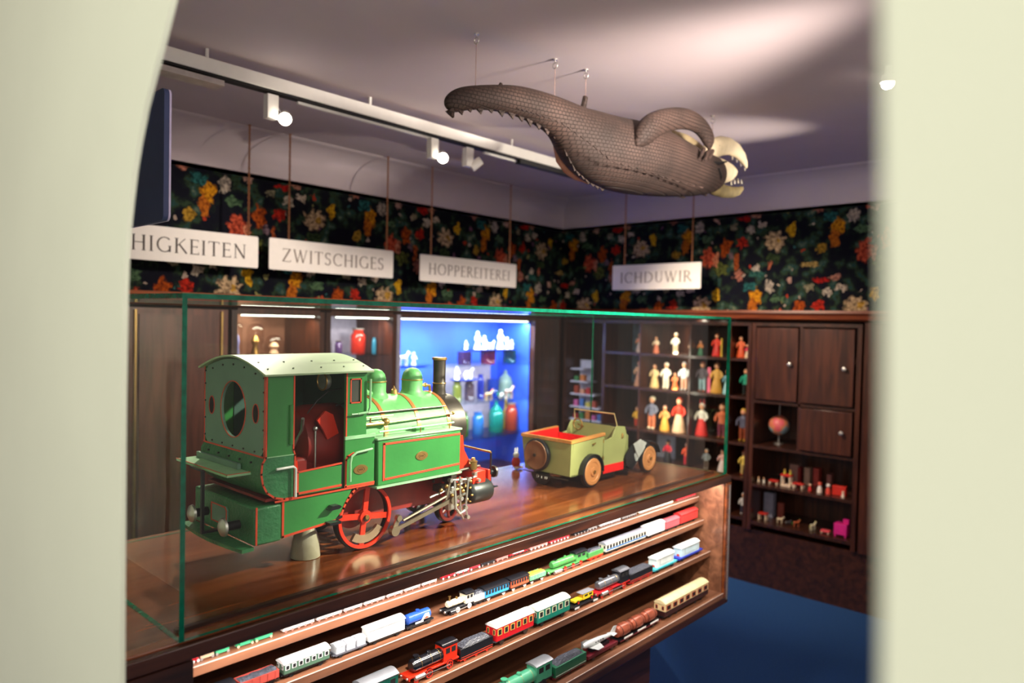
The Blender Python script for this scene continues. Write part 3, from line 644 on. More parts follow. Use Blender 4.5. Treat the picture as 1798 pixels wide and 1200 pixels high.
# rear buffer beam: curved plate at the bottom
b = MB(GRNR); o_ = [(-.05-.012*math.cos(a*PI/2), HW*a*1.02) for a in [i/8 for i in range(-8, 9)]]
b.prism([(x, y) for x, y in o_]+[(-.0225, HW), (-.0225, -HW)], .070, .0775, ax=2); part(b, 'buffer_beam')
for s in (-1, 1):
    bb = MB(BLACK).cyl((-.022, s*.075, .112), (-.052, s*.075, .112), .010); q = part(bb, 'buffer_stock')
    MB(STEEL).lathe([(0, -.066), (.010, -.065), (.019, -.060), (.020, -.055), (.012, -.052), (.0, -.051)], (0, s*.075, .112), 24, ax=0).build('buffer_head', q)
# body side: bunker with bulging lower corner
prof = [(.0, .440), (.0, .262), (-.008, .250), (-.010, .228), (-.006, .205), (.004, .186), (.022, .172), (.045, .166), (.068, .1655)]
def side(y0, y1):
    b = MB(GRN); b.prism(prof[:2]+[(.068, .262), (.068, .440)], y0, y1); b.use(GRNR); b.prism(prof[1:]+[(.068, .262)], y0, y1)
    return b
part(side(-HW, -HW+.006), 'bunker_side'); part(side(HW-.006, HW), 'bunker_side')
b = MB(GRNR); b.rings([[(x, -HW+.0062, z) for x, z in [(-.0, .262)]+prof[2:]+[(.068, .170), (.02, .18), (.006, .2), (.004, .262)]], [(x, HW-.0062, z) for x, z in [(-.0, .262)]+prof[2:]+[(.068, .170), (.02, .18), (.006, .2), (.004, .262)]]]); part(b, 'bunker_rear')
strip([(.0015, .438), (.0015, .262), (-.0065, .250), (-.0085, .228), (-.0045, .205), (.005, .187), (.023, .1735), (.045, .1675), (.070, .167)], .004, -HW-.0002)
strip([(.066, .438), (.066, .272), (.070, .26), (.070, .17)], .0035, -HW-.0002)
strip([(.0, .262), (.066, .262)], .002, -HW-.0002, m=BGRN)
part(MB(GRN).cyl((.059, -HW-.001, .285), (.059, -HW-.001, .37), .005), 'door_post')
# rear plate with oval window
N = 40; ov = ell(0, .352, .057, .062, N)
def outl(i):
    t = 2*PI*i/N; dx, dz = math.cos(t), math.sin(t); best = 9
    if abs(dx) > 1e-6: best = min(best, HW/abs(dx))
    if dz < 0: best = min(best, (.352-.262)/-dz)
    else:
        s = 0
        while s < .3:
            x, z = dx*s, .352+dz*s
            if z > .438+.026*math.cos(min(1, abs(x)/HW)*PI/2): break
            s += .0005
        best = min(best, s)
    return (dx*best, .352+dz*best)
b = MB(GRNG); b.hole([outl(i) for i in range(N)], ov, -.001, .005, ax=0); rp = part(b, 'rear_plate')
b = MB(LIN); b.hole(ell(0, .352, .059, .064, N), ov, -.0022, -.0011, ax=0); b.build('lining', rp)
for s in (-1, 1):
    b = MB(DARK); b.prism(ell(s*.103, .352, .012, .020, 20), -.0018, -.0011, ax=0); q = b.build('porthole', rp)
    MB(LIN).hole(ell(s*.103, .352, .0135, .0215, 20), ell(s*.103, .352, .012, .020, 20), -.0026, -.0012, ax=0).build('lining', rp)
strip([(-HW, .262), (HW, .262)], .0035, -.001, ax=0, par=rp)
strip([(-HW+.002, .262), (-HW+.002, .438)], .003, -.001, ax=0, par=rp); strip([(HW-.002, .262), (HW-.002, .438)], .003, -.001, ax=0, par=rp)
b = MB(BLACK)
for s in (-1, 1):
    for z in (.28, .32, .36, .40, .43): b.cyl((-.003, s*.136, z), (-.001, s*.136, z), .0022, n=8)
for i, y in enumerate((-.10, -.05, 0, .05, .10)):
    z = .432+.026*math.cos(abs(y)/HW*PI/2)-.006; b.cyl((-.003, y, z), (-.001, y, z), .0022, n=8)
for y in (-.10, -.05, 0, .05, .10): b.cyl((-.003, y, .270), (-.001, y, .270), .0022, n=8); b.cyl((-.012, y, .248), (-.006, y, .248), .0022, n=8)
b.build('rivets', rp)
# shelf behind the bunker and coupling bar
sh = part(MB(BGRN).box(-.062, -.10, .222, -.009, .150, .227), 'rear_shelf')
MB(GRNG).box(-.020, -.060, .2275, -.012, .140, .240).build('shelf_ledge', sh)
strip([(-.062, -.10), (-.062, .150)], .002, .2284, ax=2, par=sh); strip([(-.062, -.10), (-.012, -.10)], .002, .2284, ax=2, par=sh)
b = MB(BLACK); b.bar((-.068, .0, .222), (-.068, .0, .085), .008, .006, up=(1, 0, 0)); b.bar((-.068, .0, .222), (-.068, .06, .222), .004, .004); b.bar((-.068, 0, .087), (-.03, 0, .087), .012, .005); part(b, 'coupling_bar')
# cab front, floor, roof
b = MB(INT); b.box(.256, -HW+.006, .17, .262, HW-.006, .438); part(b, 'cab_front')
part(MB(DRED).box(.006, -HW+.007, .166, .258, HW-.007, .172), 'cab_floor')
part(MB(INT).box(.068, .134, .17, .262, .142, .44), 'far_cab_side')
# low door panel
b = MB(GRN); b.box(.074, -HW, .170, .190, -HW+.005, .222); dp = part(b, 'door_panel'); strip([(.077, .219), (.077, .174), (.188, .176)], .005, -HW-.0002, par=dp); strip([(.076, .221), (.188, .227)], .004, -HW-.0002, par=dp)
part(MB(BLACK).box(.190, -HW+.002, .168, .197, -HW+.008, .228), 'door_gap')
# front cab side: lower plate + pillar with small window
lowp = [(.199, .170), (.282, .170), (.282, .275), (.199, .275), (.199, .245), (.199, .2)]
b = MB(GRN); b.box(.199, -HW, .168, .282, -HW+.006, .283); fs = part(b, 'cab_side')
strip([(.2015, .170), (.2015, .232), (.206, .240), (.222, .246)], .0045, -HW-.0002, par=fs); strip([(.2, .170), (.281, .170)], .004, -HW-.0002, par=fs)
rw_ = lambda x0, z0, x1, z1, n=8: [(x0+(x1-x0)*i/n, z0) for i in range(n)]+[(x1, z0+(z1-z0)*i/n) for i in range(n)]+[(x1-(x1-x0)*i/n, z1) for i in range(n)]+[(x0, z1-(z1-z0)*i/n) for i in range(n)]
b = MB(GRN); b.hole(rw_(.199, .284, .257, .440), rw_(.213, .365, .239, .418), -HW, -HW+.006); cpn = part(b, 'cab_pillar')
strip([(.212, .364), (.240, .364), (.240, .419), (.212, .419), (.212, .364)], .0028, -HW-.0002, par=cpn); strip([(.201, .438), (.201, .284)], .0035, -HW-.0002, par=cpn)
MB(BGRN).box(.198, -HW-.002, .279, .284, -HW+.003, .287).build('ledge', fs)
part(MB(mat('lookout_glass', (70, 70, 64), .1, spec=.8)).box(.214, -HW+.002, .366, .238, -HW+.003, .417), 'small_window')
# roof
def roofring(x, dz=0, wy=.158):
    top = [(x, y, .439+.034*math.cos(y/wy*PI/2)*1.0+dz) for y in [wy*(-1+2*i/18) for i in range(19)]]
    return top + [(p[0], p[1]*.995, p[2]-.004) for p in reversed(top)]
rf = part(MB(ROOFM).rings([roofring(-.010), roofring(.266)]), 'roof')
b = MB(BLACK)
for x in (.01, .07, .14, .20, .255):
    for y in (-.13, -.09): b.cyl((x, y, .439+.034*math.cos(y/.158*PI/2)), (x, y, .4405+.034*math.cos(y/.158*PI/2)), .0022, n=8)
b.build('rivets', rf)
# cab interior fittings
bh = part(MB(DRED).lathe([(0, .125), (.060, .125), (.082, .135), (.088, .17), (.088, .2555)], (0, -.01, .262), 30, ax=0), 'boiler_backhead')
MB(RED).lathe([(0, .115), (.028, .115), (.030, .125)], (0, -.0, .235), 20, ax=0).build('fire_door', bh)
part(MB(DRED).box(.100, -.085, .172, .20, .085, .240), 'firebox', bev=.008)
part(MB(RED).prism([(.148, .325), (.170, .345), (.190, .335), (.206, .290), (.176, .278), (.165, .30)], -.105, -.098), 'red_flap')
part(MB(RED).lathe([(.012, 0), (.016, .02), (.014, .04)], (.085, -.10, .20), 12), 'red_cup')
g = part(MB(STEEL).lathe([(0, .172), (.019, .172), (.020, .18), (.018, .186), (0, .186)], (0, -.085, .412), 20, ax=0), 'pressure_gauge')
MB(BRASS).torus((.172, -.085, .412), .020, .002, ax=0).build('bezel', g)
b = MB(BLACK); b.tube([(.13, -.09, .34), (.15, -.10, .37), (.18, -.10, .39), (.215, -.1, .395)], .0012); b.tube([(.20, -.10, .355), (.245, -.11, .365)], .002); part(b, 'control_rods')
b = MB(STEEL); b.tube([(.12, -.05, .26), (.13, -.07, .30), (.12, -.09, .33)], .004); b.tube([(.15, -.095, .20), (.15, -.095, .30)], .0025); b.ball((.15, -.095, .305), .006); part(b, 'levers')
part(MB(BRASS).lathe([(.010, 0), (.010, .04), (.007, .05)], (.085, -.06, .37), 14), 'oil_lamp')
# handrails
def rail(pts, name='handrail', m=BGRN, r=.0028): return part(MB(m).tube(pts, r), name)
y = -HW-.008
rail([(.212, y, .285-.012), (.2225, y, .246), (.2135, y, .238), (.2135, y, .180)]) if False else None
rail([(.270, y, .252), (.226, y, .248), (.212, y, .240), (.209, y, .225), (.209, y, .182)]); rail([(.022, y, .236), (.062, y, .237), (.068, y, .232), (.068, y, .170)], m=WHITE)
rail([(.262, y, .418), (.262, y, .350), (.256, y, .340), (.228, y, .338)]); rail([(.210, y, .338), (.228, y, .338)], r=.002)
# brass plates
def plate(x, z, y0, par):
    b = MB(BRASS).prism([(x+.020*math.cos(t)*abs(math.cos(t))**.2, z+.0115*math.sin(t)) for t in [2*PI*i/24 for i in range(24)]], y0-.0015, y0)
    o = part(b, 'maker_plate'); q = MB(mat('plate_engraving', (110, 74, 40), .5, .5))
    q.torus((x, y0-.0015, z), .010, .0006, ax=1, n=20, k=4, sz=.62)
    for k in range(3): q.box(x-.006+k*.0045, y0-.0021, z-.0022, x-.0035+k*.0045, y0-.0015, z+.0022)
    q.build('engraving', o); return o
plate(.243, .205, -HW, None)
# side tanks
TY = HW+.006
for s in (-1, 1):
    y0, y1 = (-TY, -.088) if s < 0 else (.088, TY)
    tk = part(MB(GRN).box(.288, y0, .158, .560, y1, .268), 'side_tank', bev=.003)
    MB(BGRN).box(.284, y0-.003 if s < 0 else y0, .2685, .564, y1 if s < 0 else y1+.003, .2745).build('tank_lid', tk, bev=.002)
    MB(BGRN).tube([(.30, s*(TY-.012), .287), (.45, s*(TY-.012), .288), (.545, s*(TY-.012), .289), (.555, s*(TY-.03), .289)], .0022).build('tank_rail', tk)
    b = MB(BRASS)
    for x in (.315, .43, .53): b.cyl((x, s*(TY-.012), .2745), (x, s*(TY-.012), .287), .0018, n=8)
    b.build('rail_post', tk)
    if s < 0:
        strip([(.310, .1725), (.556, .1785)], .005, -TY-.0002, par=tk); strip([(.306, .2585), (.306, .1725)], .006, -TY-.0002, par=tk); strip([(.306, .2585), (.556, .2585)], .005, -TY-.0002, par=tk)
plate(.425, .216, -TY, None)
part(MB(BGRN).box(.284, -TY-.004, .153, .563, -.05, .1578), 'running_board')
# boiler, bands, domes, smokebox, chimney
BZ, BR = .262, .098
bo = part(MB(LGRN).lathe([(0, .262), (BR, .2621), (BR, .572), (0, .5725)], (0, 0, BZ), 48, ax=0), 'boiler')
for x in (.352, .46, .566):
    MB(mat('copper_band', (206, 128, 72), .35, .6)).lathe([(BR, x-.006), (BR+.0015, x-.0055), (BR+.0015, x+.0055), (BR, x+.006)], (0, 0, BZ), 48, ax=0).build('boiler_band', bo)
part(MB(GUN).lathe([(0, .573), (.086, .5731), (.088, .577), (.088, .640), (.080, .647), (0, .650)], (0, 0, BZ), 40, ax=0), 'smokebox')
DT = BZ+BR
for x, r in ((.388, .028), (.512, .029)):
    d = part(MB(LGRN).lathe([(r+.022, -.020), (r+.013, -.006), (r+.004, .004), (r, .012), (r, .040), (r*.97, .049), (r*.85, .060), (r*.6, .068), (r*.3, .072), (0, .073)], (x, 0, DT-.004), 32), 'steam_dome')
    MB(BRASS).torus((x, 0, DT+.036), r+.0006, .0016, ax=2, n=32, k=6).build('dome_band', d)
b = MB(BRASS); b.lathe([(.006, 0), (.006, .05), (.008, .052), (.004, .058), (.006, .066), (.005, .078), (0, .084)], (.330, -.02, DT-.01), 12); w_ = part(b, 'whistle')
MB(LGRN).tube([(.330, -.02, DT+.030), (.338, -.025, DT+.012), (.362, -.015, DT+.006)], [.009, .008, .007]).build('whistle_bend', w_)
part(MB(BRASS).lathe([(.010, 0), (.008, .012), (.003, .016), (0, .024)], (.450, -.0, DT-.001), 12), 'oil_cup')
b = MB(BRASS); b.tube([(.54, 0, DT+.022), (.555, 0, DT+.018), (.575, 0, DT+.016), (.580, 0, DT-.01)], .004); b.ball((.560, 0, DT+.018), .007); part(b, 'steam_valve')
ch = part(MB(GUN).lathe([(.036, -.008), (.030, .0), (.020, .006), (.018, .02), (.0185, .035), (.0175, .037), (.0185, .105), (.0, .1051)], (.612, 0, BZ+.082), 28), 'chimney')
MB(BRASS).torus((.612, 0, BZ+.082+.037), .0185, .0018, ax=2).build('chimney_band', ch)
MB(BRASS).lathe([(.018, .102), (.0215, .104), (.0215, .110), (.016, .1115), (.015, .104)], (.612, 0, BZ+.082), 28).build('chimney_rim', ch)
b = MB(GUN); b.tube([(.265, -.085, BZ+.065), (.56, -.085, BZ+.065)], .0024); part(b, 'boiler_rod')
b = MB(BRASS); b.tube([(.265, -.102, BZ+.040), (.345, -.102, BZ+.040)], .005); b.tube([(.345, -.102, BZ+.040), (.585, -.100, BZ+.046)], .0022); b.ball((.345, -.102, BZ+.042), .010); b.tube([(.30, -.10, BZ+.055), (.30, -.10, BZ+.04)], .002); b.tube([(.27, -.10, BZ+.056), (.37, -.10, BZ+.057)], .0016); b.ball((.575, -.100, BZ+.046), .005); part(b, 'regulator_rod')
part(MB(LGRN).box(.425, -.125, .2746, .452, -.108, .286), 'tank_filler')
b = MB(BLACK); b.box(.310, -.0985, BZ+.0, .316, -.0965, BZ+.014); part(b, 'boiler_fitting')
# red saddle plate at the front, cylinders, motion
part(MB(RED).prism([(.561, .170), (.561, .248), (.60, .246), (.606, .205), (.625, .175), (.655, .158), (.60, .150)], -.115, -.085), 'saddle_plate')
part(MB(RED).box(.622, -.135, .108, .672, -.085, .144), 'valve_chest', bev=.002)
part(MB(RED).box(.706, -.112, .104, .714, .112, .136), 'front_buffer_beam', bev=.001)
part(MB(DRED).box(.60, -.06, .15, .706, .06, .156), 'front_deck')
cyb = part(MB(mat('cylinder_black', (34, 34, 34), .4, var=.1)).lathe([(0, .612), (.026, .612), (.030, .616), (.032, .625), (.032, .688), (.029, .695), (.0, .697)], (0, -.118, .084), 28, ax=0), 'cylinder')
b = MB(BRASS)
for i in range(8):
    t = 2*PI*i/8; b.cyl((.608, -.118+.026*math.cos(t), .084+.026*math.sin(t)), (.614, -.118+.026*math.cos(t), .084+.026*math.sin(t)), .003, n=6)
b.build('cylinder_bolt', cyb)
b = MB(BRASS); b.lathe([(.006, 0), (.011, .004), (.011, .024), (.013, .026), (.006, .030), (.005, .036), (0, .037)], (.632, -.125, .146), 16); b.tube([(.632, -.125, .168), (.615, -.125, .168)], .003); part(b, 'lubricator')
b = MB(BRASS); b.tube([(.628, -.118, .084), (.560, -.120, .077)], .0045); b.tube([(.628, -.118, .105), (.545, -.120, .100)], .005); b.tube([(.628, -.118, .062), (.545, -.122, .055)], .005); part(b, 'slide_bars')
b = MB(STEEL); b.box(.540, -.128, .050, .562, -.112, .104); part(b, 'crosshead', bev=.002)
b = MB(mat('rod_steel', (150, 136, 116), .35, .8)); b.bar((.550, -.132, .080), (.352, -.134, .036), .010, .005, up=(0, 1, 0)); b.cyl((.352, -.142, .036), (.352, -.128, .036), .013); b.cyl((.550, -.14, .080), (.550, -.128, .080), .011); part(b, 'connecting_rod')
b = MB(mat('rod_steel', (0, 0, 0))); b.bar((.345, -.138, .034), (.362, -.138, .066), .013, .005, up=(0, 1, 0)); b.cyl((.362, -.144, .066), (.362, -.132, .066), .008); b.tube([(.375, -.140, .058), (.52, -.138, .094)], .0035); b.bar((.52, -.138, .085), (.535, -.138, .135), .006, .004, up=(0, 1, 0)); part(b, 'valve_gear')
b = MB(STEEL); b.tube([(.53, -.138, .135), (.60, -.135, .128), (.658, -.13, .132)], .0035); b.tube([(.57, -.138, .14), (.575, -.138, .04), (.585, -.138, .022)], .0025); b.tube([(.60, -.14, .13), (.592, -.14, .05), (.60, -.14, .025)], .0025)
for x, z in ((.535, .135), (.57, .13), (.60, .128), (.575, .08), (.592, .052), (.60, .025), (.625, .14), (.64, .12), (.54, .11)): b.cyl((x, -.144, z), (x, -.132, z), .0055, n=10)
part(b, 'link_rods')
b = MB(GUN); b.box(.52, -.12, .10, .60, -.085, .118); b.box(.55, -.125, .118, .57, -.09, .146); b.tube([(.54, -.12, .15), (.66, -.12, .155)], .004); b.tube([(.50, -.11, .13), (.50, -.11, .15), (.63, -.11, .15)], .004); part(b, 'motion_bracket')
b = MB(STEEL); b.bar((.46, -.128, .060), (.60, -.128, .088), .005, .004, up=(0, 1, 0)); b.bar((.548, -.140, .135), (.556, -.140, .055), .006, .004, up=(0, 1, 0)); b.tube([(.556, -.140, .055), (.570, -.140, .040), (.588, -.140, .046)], .004); b.tube([(.47, -.130, .098), (.60, -.130, .120)], .003); part(b, 'radius_rods')
b = MB(BRASS)
for x, z in ((.505, .112), (.524, .120), (.545, .092), (.566, .118), (.585, .098), (.60, .072), (.612, .12)): b.ball((x, -.135, z), .006, n=8)
part(b, 'oil_cups'); part(MB(RED).box(.566, -.112, .095, .606, -.104, .128), 'red_bracket_plate')
part(MB(RED).hole(rw_(.545, .082, .615, .122, 4), rw_(.553, .090, .607, .114, 4), -.098, -.092), 'red_bracket')
for s in (-1, 1):
    q = part(MB(BLACK).cyl((.7142, s*.085, .120), (.752, s*.085, .120), .008), 'front_buffer_stock')
    MB(GUN).lathe([(0, .752), (.017, .752), (.018, .758), (.012, .764), (0, .765)], (0, s*.085, .120), 20, ax=0).build('buffer_head', q)
b = MB(BLACK); b.tube([(.728, -.100, .180), (.728, -.100, .085), (.745, -.100, .078)], .0028); b.bar((.728, -.100, .080), (.755, -.100, .080), .010, .004); part(b, 'front_step')
part(MB(BRASS).tube([(.728, -.100, .182), (.728, .10, .188)], .0032), 'front_handrail')
part(MB(RED).box(.7145, -.105, .086, .724, -.092, .118), 'hook_block')
# wheels
def wheel(x, y, R, spokes, name, crank=True):
    w = thing0 = MB(BLACK); s = -1 if y < 0 else 1
    w.lathe([(R-.010, y-.008*s*-1), (R, y+.006*-s*-1 if False else y), (R, y-.016*s), (R-.012, y-.016*s)], (x, 0, R+.0006), 48, ax=1) if False else None
    w.hole(ell(x, R+.0006, R+.0004, R+.0004, 48), ell(x, R+.0006, R-.010, R-.010, 48), y-.016*s, y+.0)
    o = part(w, name)
    r = MB(RED); r.hole(ell(x, R+.0006, R-.003, R-.003, 48), ell(x, R+.0006, R-.011, R-.011, 48), y, y+.005*s)
    r.cyl((x, y-.010*s, R), (x, y+.006*s, R), R*.20, n=20)
    for k in range(spokes):
        t = 2*PI*k/spokes-.12; r.bar((x+R*.1*math.cos(t), y-.002*s, R+R*.1*math.sin(t)), (x+(R-.009)*math.cos(t), y-.002*s, R+(R-.009)*math.sin(t)), R*.17, .006, up=(0, 1, 0))
    r.build('spokes', o)
    MB(BRASS).cyl((x, y+.006*s, R), (x, y+.012*s, R), R*.07, n=12).build('axle_cap', o)
    if crank:
        q = MB(mat('crank_steel', (176, 150, 124), .35, .6)); a0, a1 = -2.2, -.6
        ins = [(x+(R*.80)*math.cos(a0+(a1-a0)*i/8), R+(R*.80)*math.sin(a0+(a1-a0)*i/8)) for i in range(9)]; inn = [(x+(R*.56)*math.cos(a1+(a0-a1)*i/8), R+(R*.56)*math.sin(a1+(a0-a1)*i/8)) for i in range(9)]
        q.prism(ins+inn, y-.006*s, y+.003*s); q.build('balance_weight', o)
    return o
wheel(.280, -.110, .080, 4, 'driving_wheel'); wheel(.280, .110, .080, 4, 'driving_wheel')
wheel(.590, -.060-.012, .036, 5, 'front_wheel', False); wheel(.590, .075, .036, 5, 'front_wheel', False)
part(MB(GUN).cyl((.280, -.12, .077), (.280, .12, .077), .008), 'axle'); part(MB(GUN).cyl((.590, -.07, .036), (.590, .07, .036), .005), 'axle')
part(MB(DRED).cyl((.262, -.085, .095), (.262, -.070, .095), .045, n=30), 'inner_drum')
part(MB(BLACK).box(.30, -.06, .10, .56, .06, .155), 'ash_pan')
b = MB(BLACK); b.prism([(.158, .135), (.176, .135), (.182, .130), (.176, .126), (.150, .126)], -HW-.016, -HW); b.prism([(.150, .098), (.180, .098), (.180, .092), (.150, .092)], -HW-.018, -HW+.004); b.bar((.18, -.13, .096), (.21, -.115, .094), .006, .006); part(b, 'foot_step')
# clear acrylic cradle under the rear wheel
cl = clear_glass('acrylic', (.93, .93, .9))
b = MB(cl); b.prism([(.155, 0.0006), (.345, .0006), (.33, .020), (.285, .003), (.24, .006), (.20, .040), (.17, .085)], -.128, -.124); o = part(b, 'acrylic_cradle', smooth=False)
part(MB(mat('cradle_block', (150, 142, 122), .3)).lathe([(0, .0006), (.034, .0006), (.032, .03), (.026, .055), (.017, .0745), (0, .075)], (.150, -.06, 0), 24), 'support_block')
# ================================================================== TOY CAR
OLV = mat('olive_green_paint', (150, 152, 96), .45, var=.10, scale=12, bump=.15, bscale=40); OLD = mat('brown_olive_rear', (92, 96, 58), .45, var=.1); TAN = mat('tan_wheel', (190, 124, 74), .45, var=.08)
ORW = wood('orange_wood_trim', (176, 110, 50), (214, 150, 80)); REDU = mat('red_lining_car', (222, 20, 20), .5)
CX, CY = 1.372, .325
ca = thing('toy_car', 'open olive green wooden toy car with red interior and brown disc wheels', 'toy car', (CX, CY, ZT))
def cpart(b, name, bev=0, par=None): return b.build(name, par or ca, bev=bev)
W2 = .105
def tub(m, w0, z0, z1, wt):
    b = MB(m)
    for s in (-1, 1): b.box(0.004, s*w0-(.003 if s > 0 else -.0), z0, .185, s*w0+(.0 if s > 0 else .003), z1)
    return b
def sh_(x, y, z): return (x, y, z)
# outer tub: slightly wider at the top
R0 = [(0.008, -W2+.010, .052), (.30, -W2+.008, .038), (.30, W2-.008, .038), (.008, W2-.010, .052)]
def quadbox(m, a, b_, par=None, name='body'):
    return cpart(MB(m).rings([a, b_]), name, .004, par)
tubw = MB(OLV)
for s in (-1, 1):
    tubw.rings([[(.006, s*(W2-.008), .052), (.178, s*(W2-.008), .042), (.178, s*(W2-.014), .042), (.006, s*(W2-.014), .052)], [(0, s*(W2+.004), .160), (.178, s*(W2+.002), .168), (.178, s*(W2-.004), .168), (0, s*(W2-.003), .160)]])
bd = cpart(tubw, 'body_side')
cpart(MB(OLV).rings([[(-.002, -W2+.006, .050), (-.002, W2-.006, .050), (.006, W2-.006, .050), (.006, -W2+.006, .050)], [(-.010, -W2-.004, .160), (-.010, W2+.004, .160), (-.002, W2+.004, .160), (-.002, -W2-.004, .160)]]), 'tail_panel')
cpart(MB(OLD).box(.006, -W2+.010, .046, .36, W2-.010, .060), 'chassis')
rim = MB(ORW)
for s in (-1, 1): rim.bar((-.012, s*(W2+.001), .167), (.180, s*(W2), .176), .012, .010)
rim.bar((-.008, -W2-.006, .167), (-.008, W2+.006, .167), .012, .010); cpart(rim, 'wooden_rim')
ri = MB(REDU); ri.box(.008, -W2+.014, .066, .172, W2-.014, .070); 
for s in (-1, 1): ri.rings([[(.002, s*(W2-.013), .07), (.175, s*(W2-.013), .07), (.175, s*(W2-.016), .07), (.002, s*(W2-.016), .07)], [(.0, s*(W2-.007), .171), (.175, s*(W2-.007), .177), (.175, s*(W2-.010), .177), (0, s*(W2-.010), .171)]])
ri.box(-.001, -W2+.010, .07, .003, W2-.010, .171); ri.box(.170, -W2+.014, .07, .174, W2-.014, .160); cpart(ri, 'red_interior')
sb = MB(OLV)
for s in (-1, 1):
    sb.prism([(.180, .042), (.180, .168), (.186, .150), (.235, .158), (.250, .182), (.262, .196), (.310, .190), (.322, .160), (.30, .040)], s*(W2-.003)-.003, s*(W2-.003)+.003)
cpart(sb, 'door_side')
cpart(MB(OLV).rings([[(.262, -W2+.001, .05), (.262, -W2+.001, .186), (.262, -W2*.7, .194), (.262, W2*.7, .194), (.262, W2-.001, .186), (.262, W2-.001, .05)], [(.362, -W2*.82, .05), (.362, -W2*.82, .150), (.362, -W2*.55, .168), (.362, W2*.55, .168), (.362, W2*.82, .150), (.362, W2*.82, .05)]]), 'bonnet')
cpart(MB(REDU).box(.178, -W2-.003, .036, .302, -W2+.0, .064), 'red_sill'); cpart(MB(REDU).box(.178, W2-.0, .036, .302, W2+.003, .064), 'red_sill')
cpart(MB(wood('car_bench', (120, 70, 40), (150, 90, 50))).box(.195, -W2+.008, .06, .255, W2-.008, .11), 'seat')
# windscreen leaning back
ws = MB(mat('brass_frame', (222, 196, 140), .3, .6)); A = [(.275, -.096, .188), (.262, -.090, .238), (.262, .090, .238), (.275, .096, .188)]
ws.tube(A, .0026); ws.tube([A[0], A[3]], .0022); wf = cpart(ws, 'windscreen_frame')
MB(clear_glass('screen_glass', (.9, .93, .93))).rings([[Vector(p)+Vector((-.0005, 0, 0)) for p in A], [Vector(p)+Vector((.0008, 0, 0)) for p in A]]).build('windscreen_glass', wf, smooth=False)
b = MB(BRASS); b.torus((.225, .045, .190), .020, .0025, ax=0); b.tube([(.225, .045, .19), (.26, .045, .178)], .003); cpart(b, 'steering_wheel')
cpart(MB(BRASS).bar((.108, -W2-.006, .148), (.122, -W2-.006, .150), .004, .004), 'door_handle'); cpart(MB(BRASS).lathe([(.004, 0), (.005, .010), (.002, .018)], (.292, -W2-.002, .150), 10), 'side_lamp')
b = MB(BRASS)
for x, z in ((.175, .145), (.175, .085)): b.box(x, -W2-.003, z, x+.003, -W2+.0, z+.014)
cpart(b, 'hinge')
def cwheel(x, y, r, name='wheel', ax=1, z=None, rub=BLACK, m=TAN):
    z = r+.0006 if z is None else z; s = -1 if y < 0 else 1
    if ax == 1:
        pr = [(r-.006, .014), (r-.001, .012), (r, .006), (r-.001, -.002), (r-.006, -.004)]
        o = cpart(MB(rub).lathe([(0, y-s*.013)]+[(q, y-s*h) for q, h in pr]+[(0, y+s*.003)], (x, 0, z), 36, ax=1), name)
        MB(m).lathe([(0, y+s*.0031), (r-.007, y+s*.0035), (r-.010, y+s*.006), (r*.62, y+s*.006), (r*.58, y+s*.002+s*.002), (r*.3, y+s*.004), (r*.26, y+s*.009), (0, y+s*.009)], (x, 0, z), 36, ax=1).build('disc', o)
        MB(BRASS).cyl((x, y+s*.009, z), (x, y+s*.013, z), .006, n=10).build('hub', o)
    else:
        o = cpart(MB(rub).lathe([(0, x+.010), (r-.004, x+.010), (r, x+.004), (r, x-.004), (r-.004, x-.008), (0, x-.0085)], (0, y, z), 36, ax=0), name)
        MB(m).lathe([(0, x-.0086), (r-.007, x-.009), (r*.86, x-.012), (r*.7, x-.009), (r*.3, x-.011), (0, x-.013)], (0, y, z), 36, ax=0).build('disc', o)
        MB(GUN).cyl((x-.013, y, z), (x-.017, y, z), .006, n=10).build('hub', o)
    return o
for s in (-1, 1): cwheel(.106, s*(W2+.006), .054); cwheel(.472, s*(W2+.002), .054)
cwheel(-.022, .028, .056, 'spare_wheel', ax=0, z=.109, m=mat('brown_wheel', (120, 78, 52), .5))
def fender(x, y, r, a0, a1, wd, m=BLACK):
    P = [(x+r*math.cos(a0+(a1-a0)*i/12), .0546+r*math.sin(a0+(a1-a0)*i/12)) for i in range(13)]; Q = [(x+(r+.003)*math.cos(a1+(a0-a1)*i/12), .0546+(r+.003)*math.sin(a1+(a0-a1)*i/12)) for i in range(13)]
    return MB(m).prism(P+Q, y-wd/2, y+wd/2)
for s in (-1, 1):
    cpart(fender(.106, s*(W2+.003), .058, -.1, PI*1.02, .022), 'rear_mudguard')
    f_ = fender(.472, s*(W2-.002), .064, .25, PI*.72, .034); f_.rings([[(.442, s*W2-.015, .108), (.442, s*W2+.015, .108), (.440, s*W2+.015, .104), (.440, s*W2-.015, .104)], [(.345, s*W2-.015, .030), (.345, s*W2+.015, .030), (.340, s*W2+.015, .033), (.340, s*W2-.015, .033)]])
    cpart(f_, 'front_mudguard')
cpart(MB(mat('silver_guard', (206, 204, 200), .35, .3)).prism([(.352, .122), (.385, .070), (.372, .045), (.430, .100), (.442, .118), (.40, .135)], -W2-.012, -W2-.009), 'silver_splash_guard')
cpart(MB(BLACK).prism([(.310, .085), (.345, .115), (.355, .120), (.378, .048), (.340, .036), (.315, .050)], -W2-.006, -W2-.003), 'black_splash_guard')
cpart(MB(BLACK).box(.36, -.05, .04, .50, .05, .06), 'front_frame'); cpart(MB(GUN).cyl((.472, -W2, .0546), (.472, W2, .0546), .004), 'axle'); cpart(MB(GUN).cyl((.106, -W2, .0546), (.106, W2, .0546), .004), 'axle')
cpart(MB(BLACK).box(.17, -.07, .008, .30, .07, .0375), 'underbody')
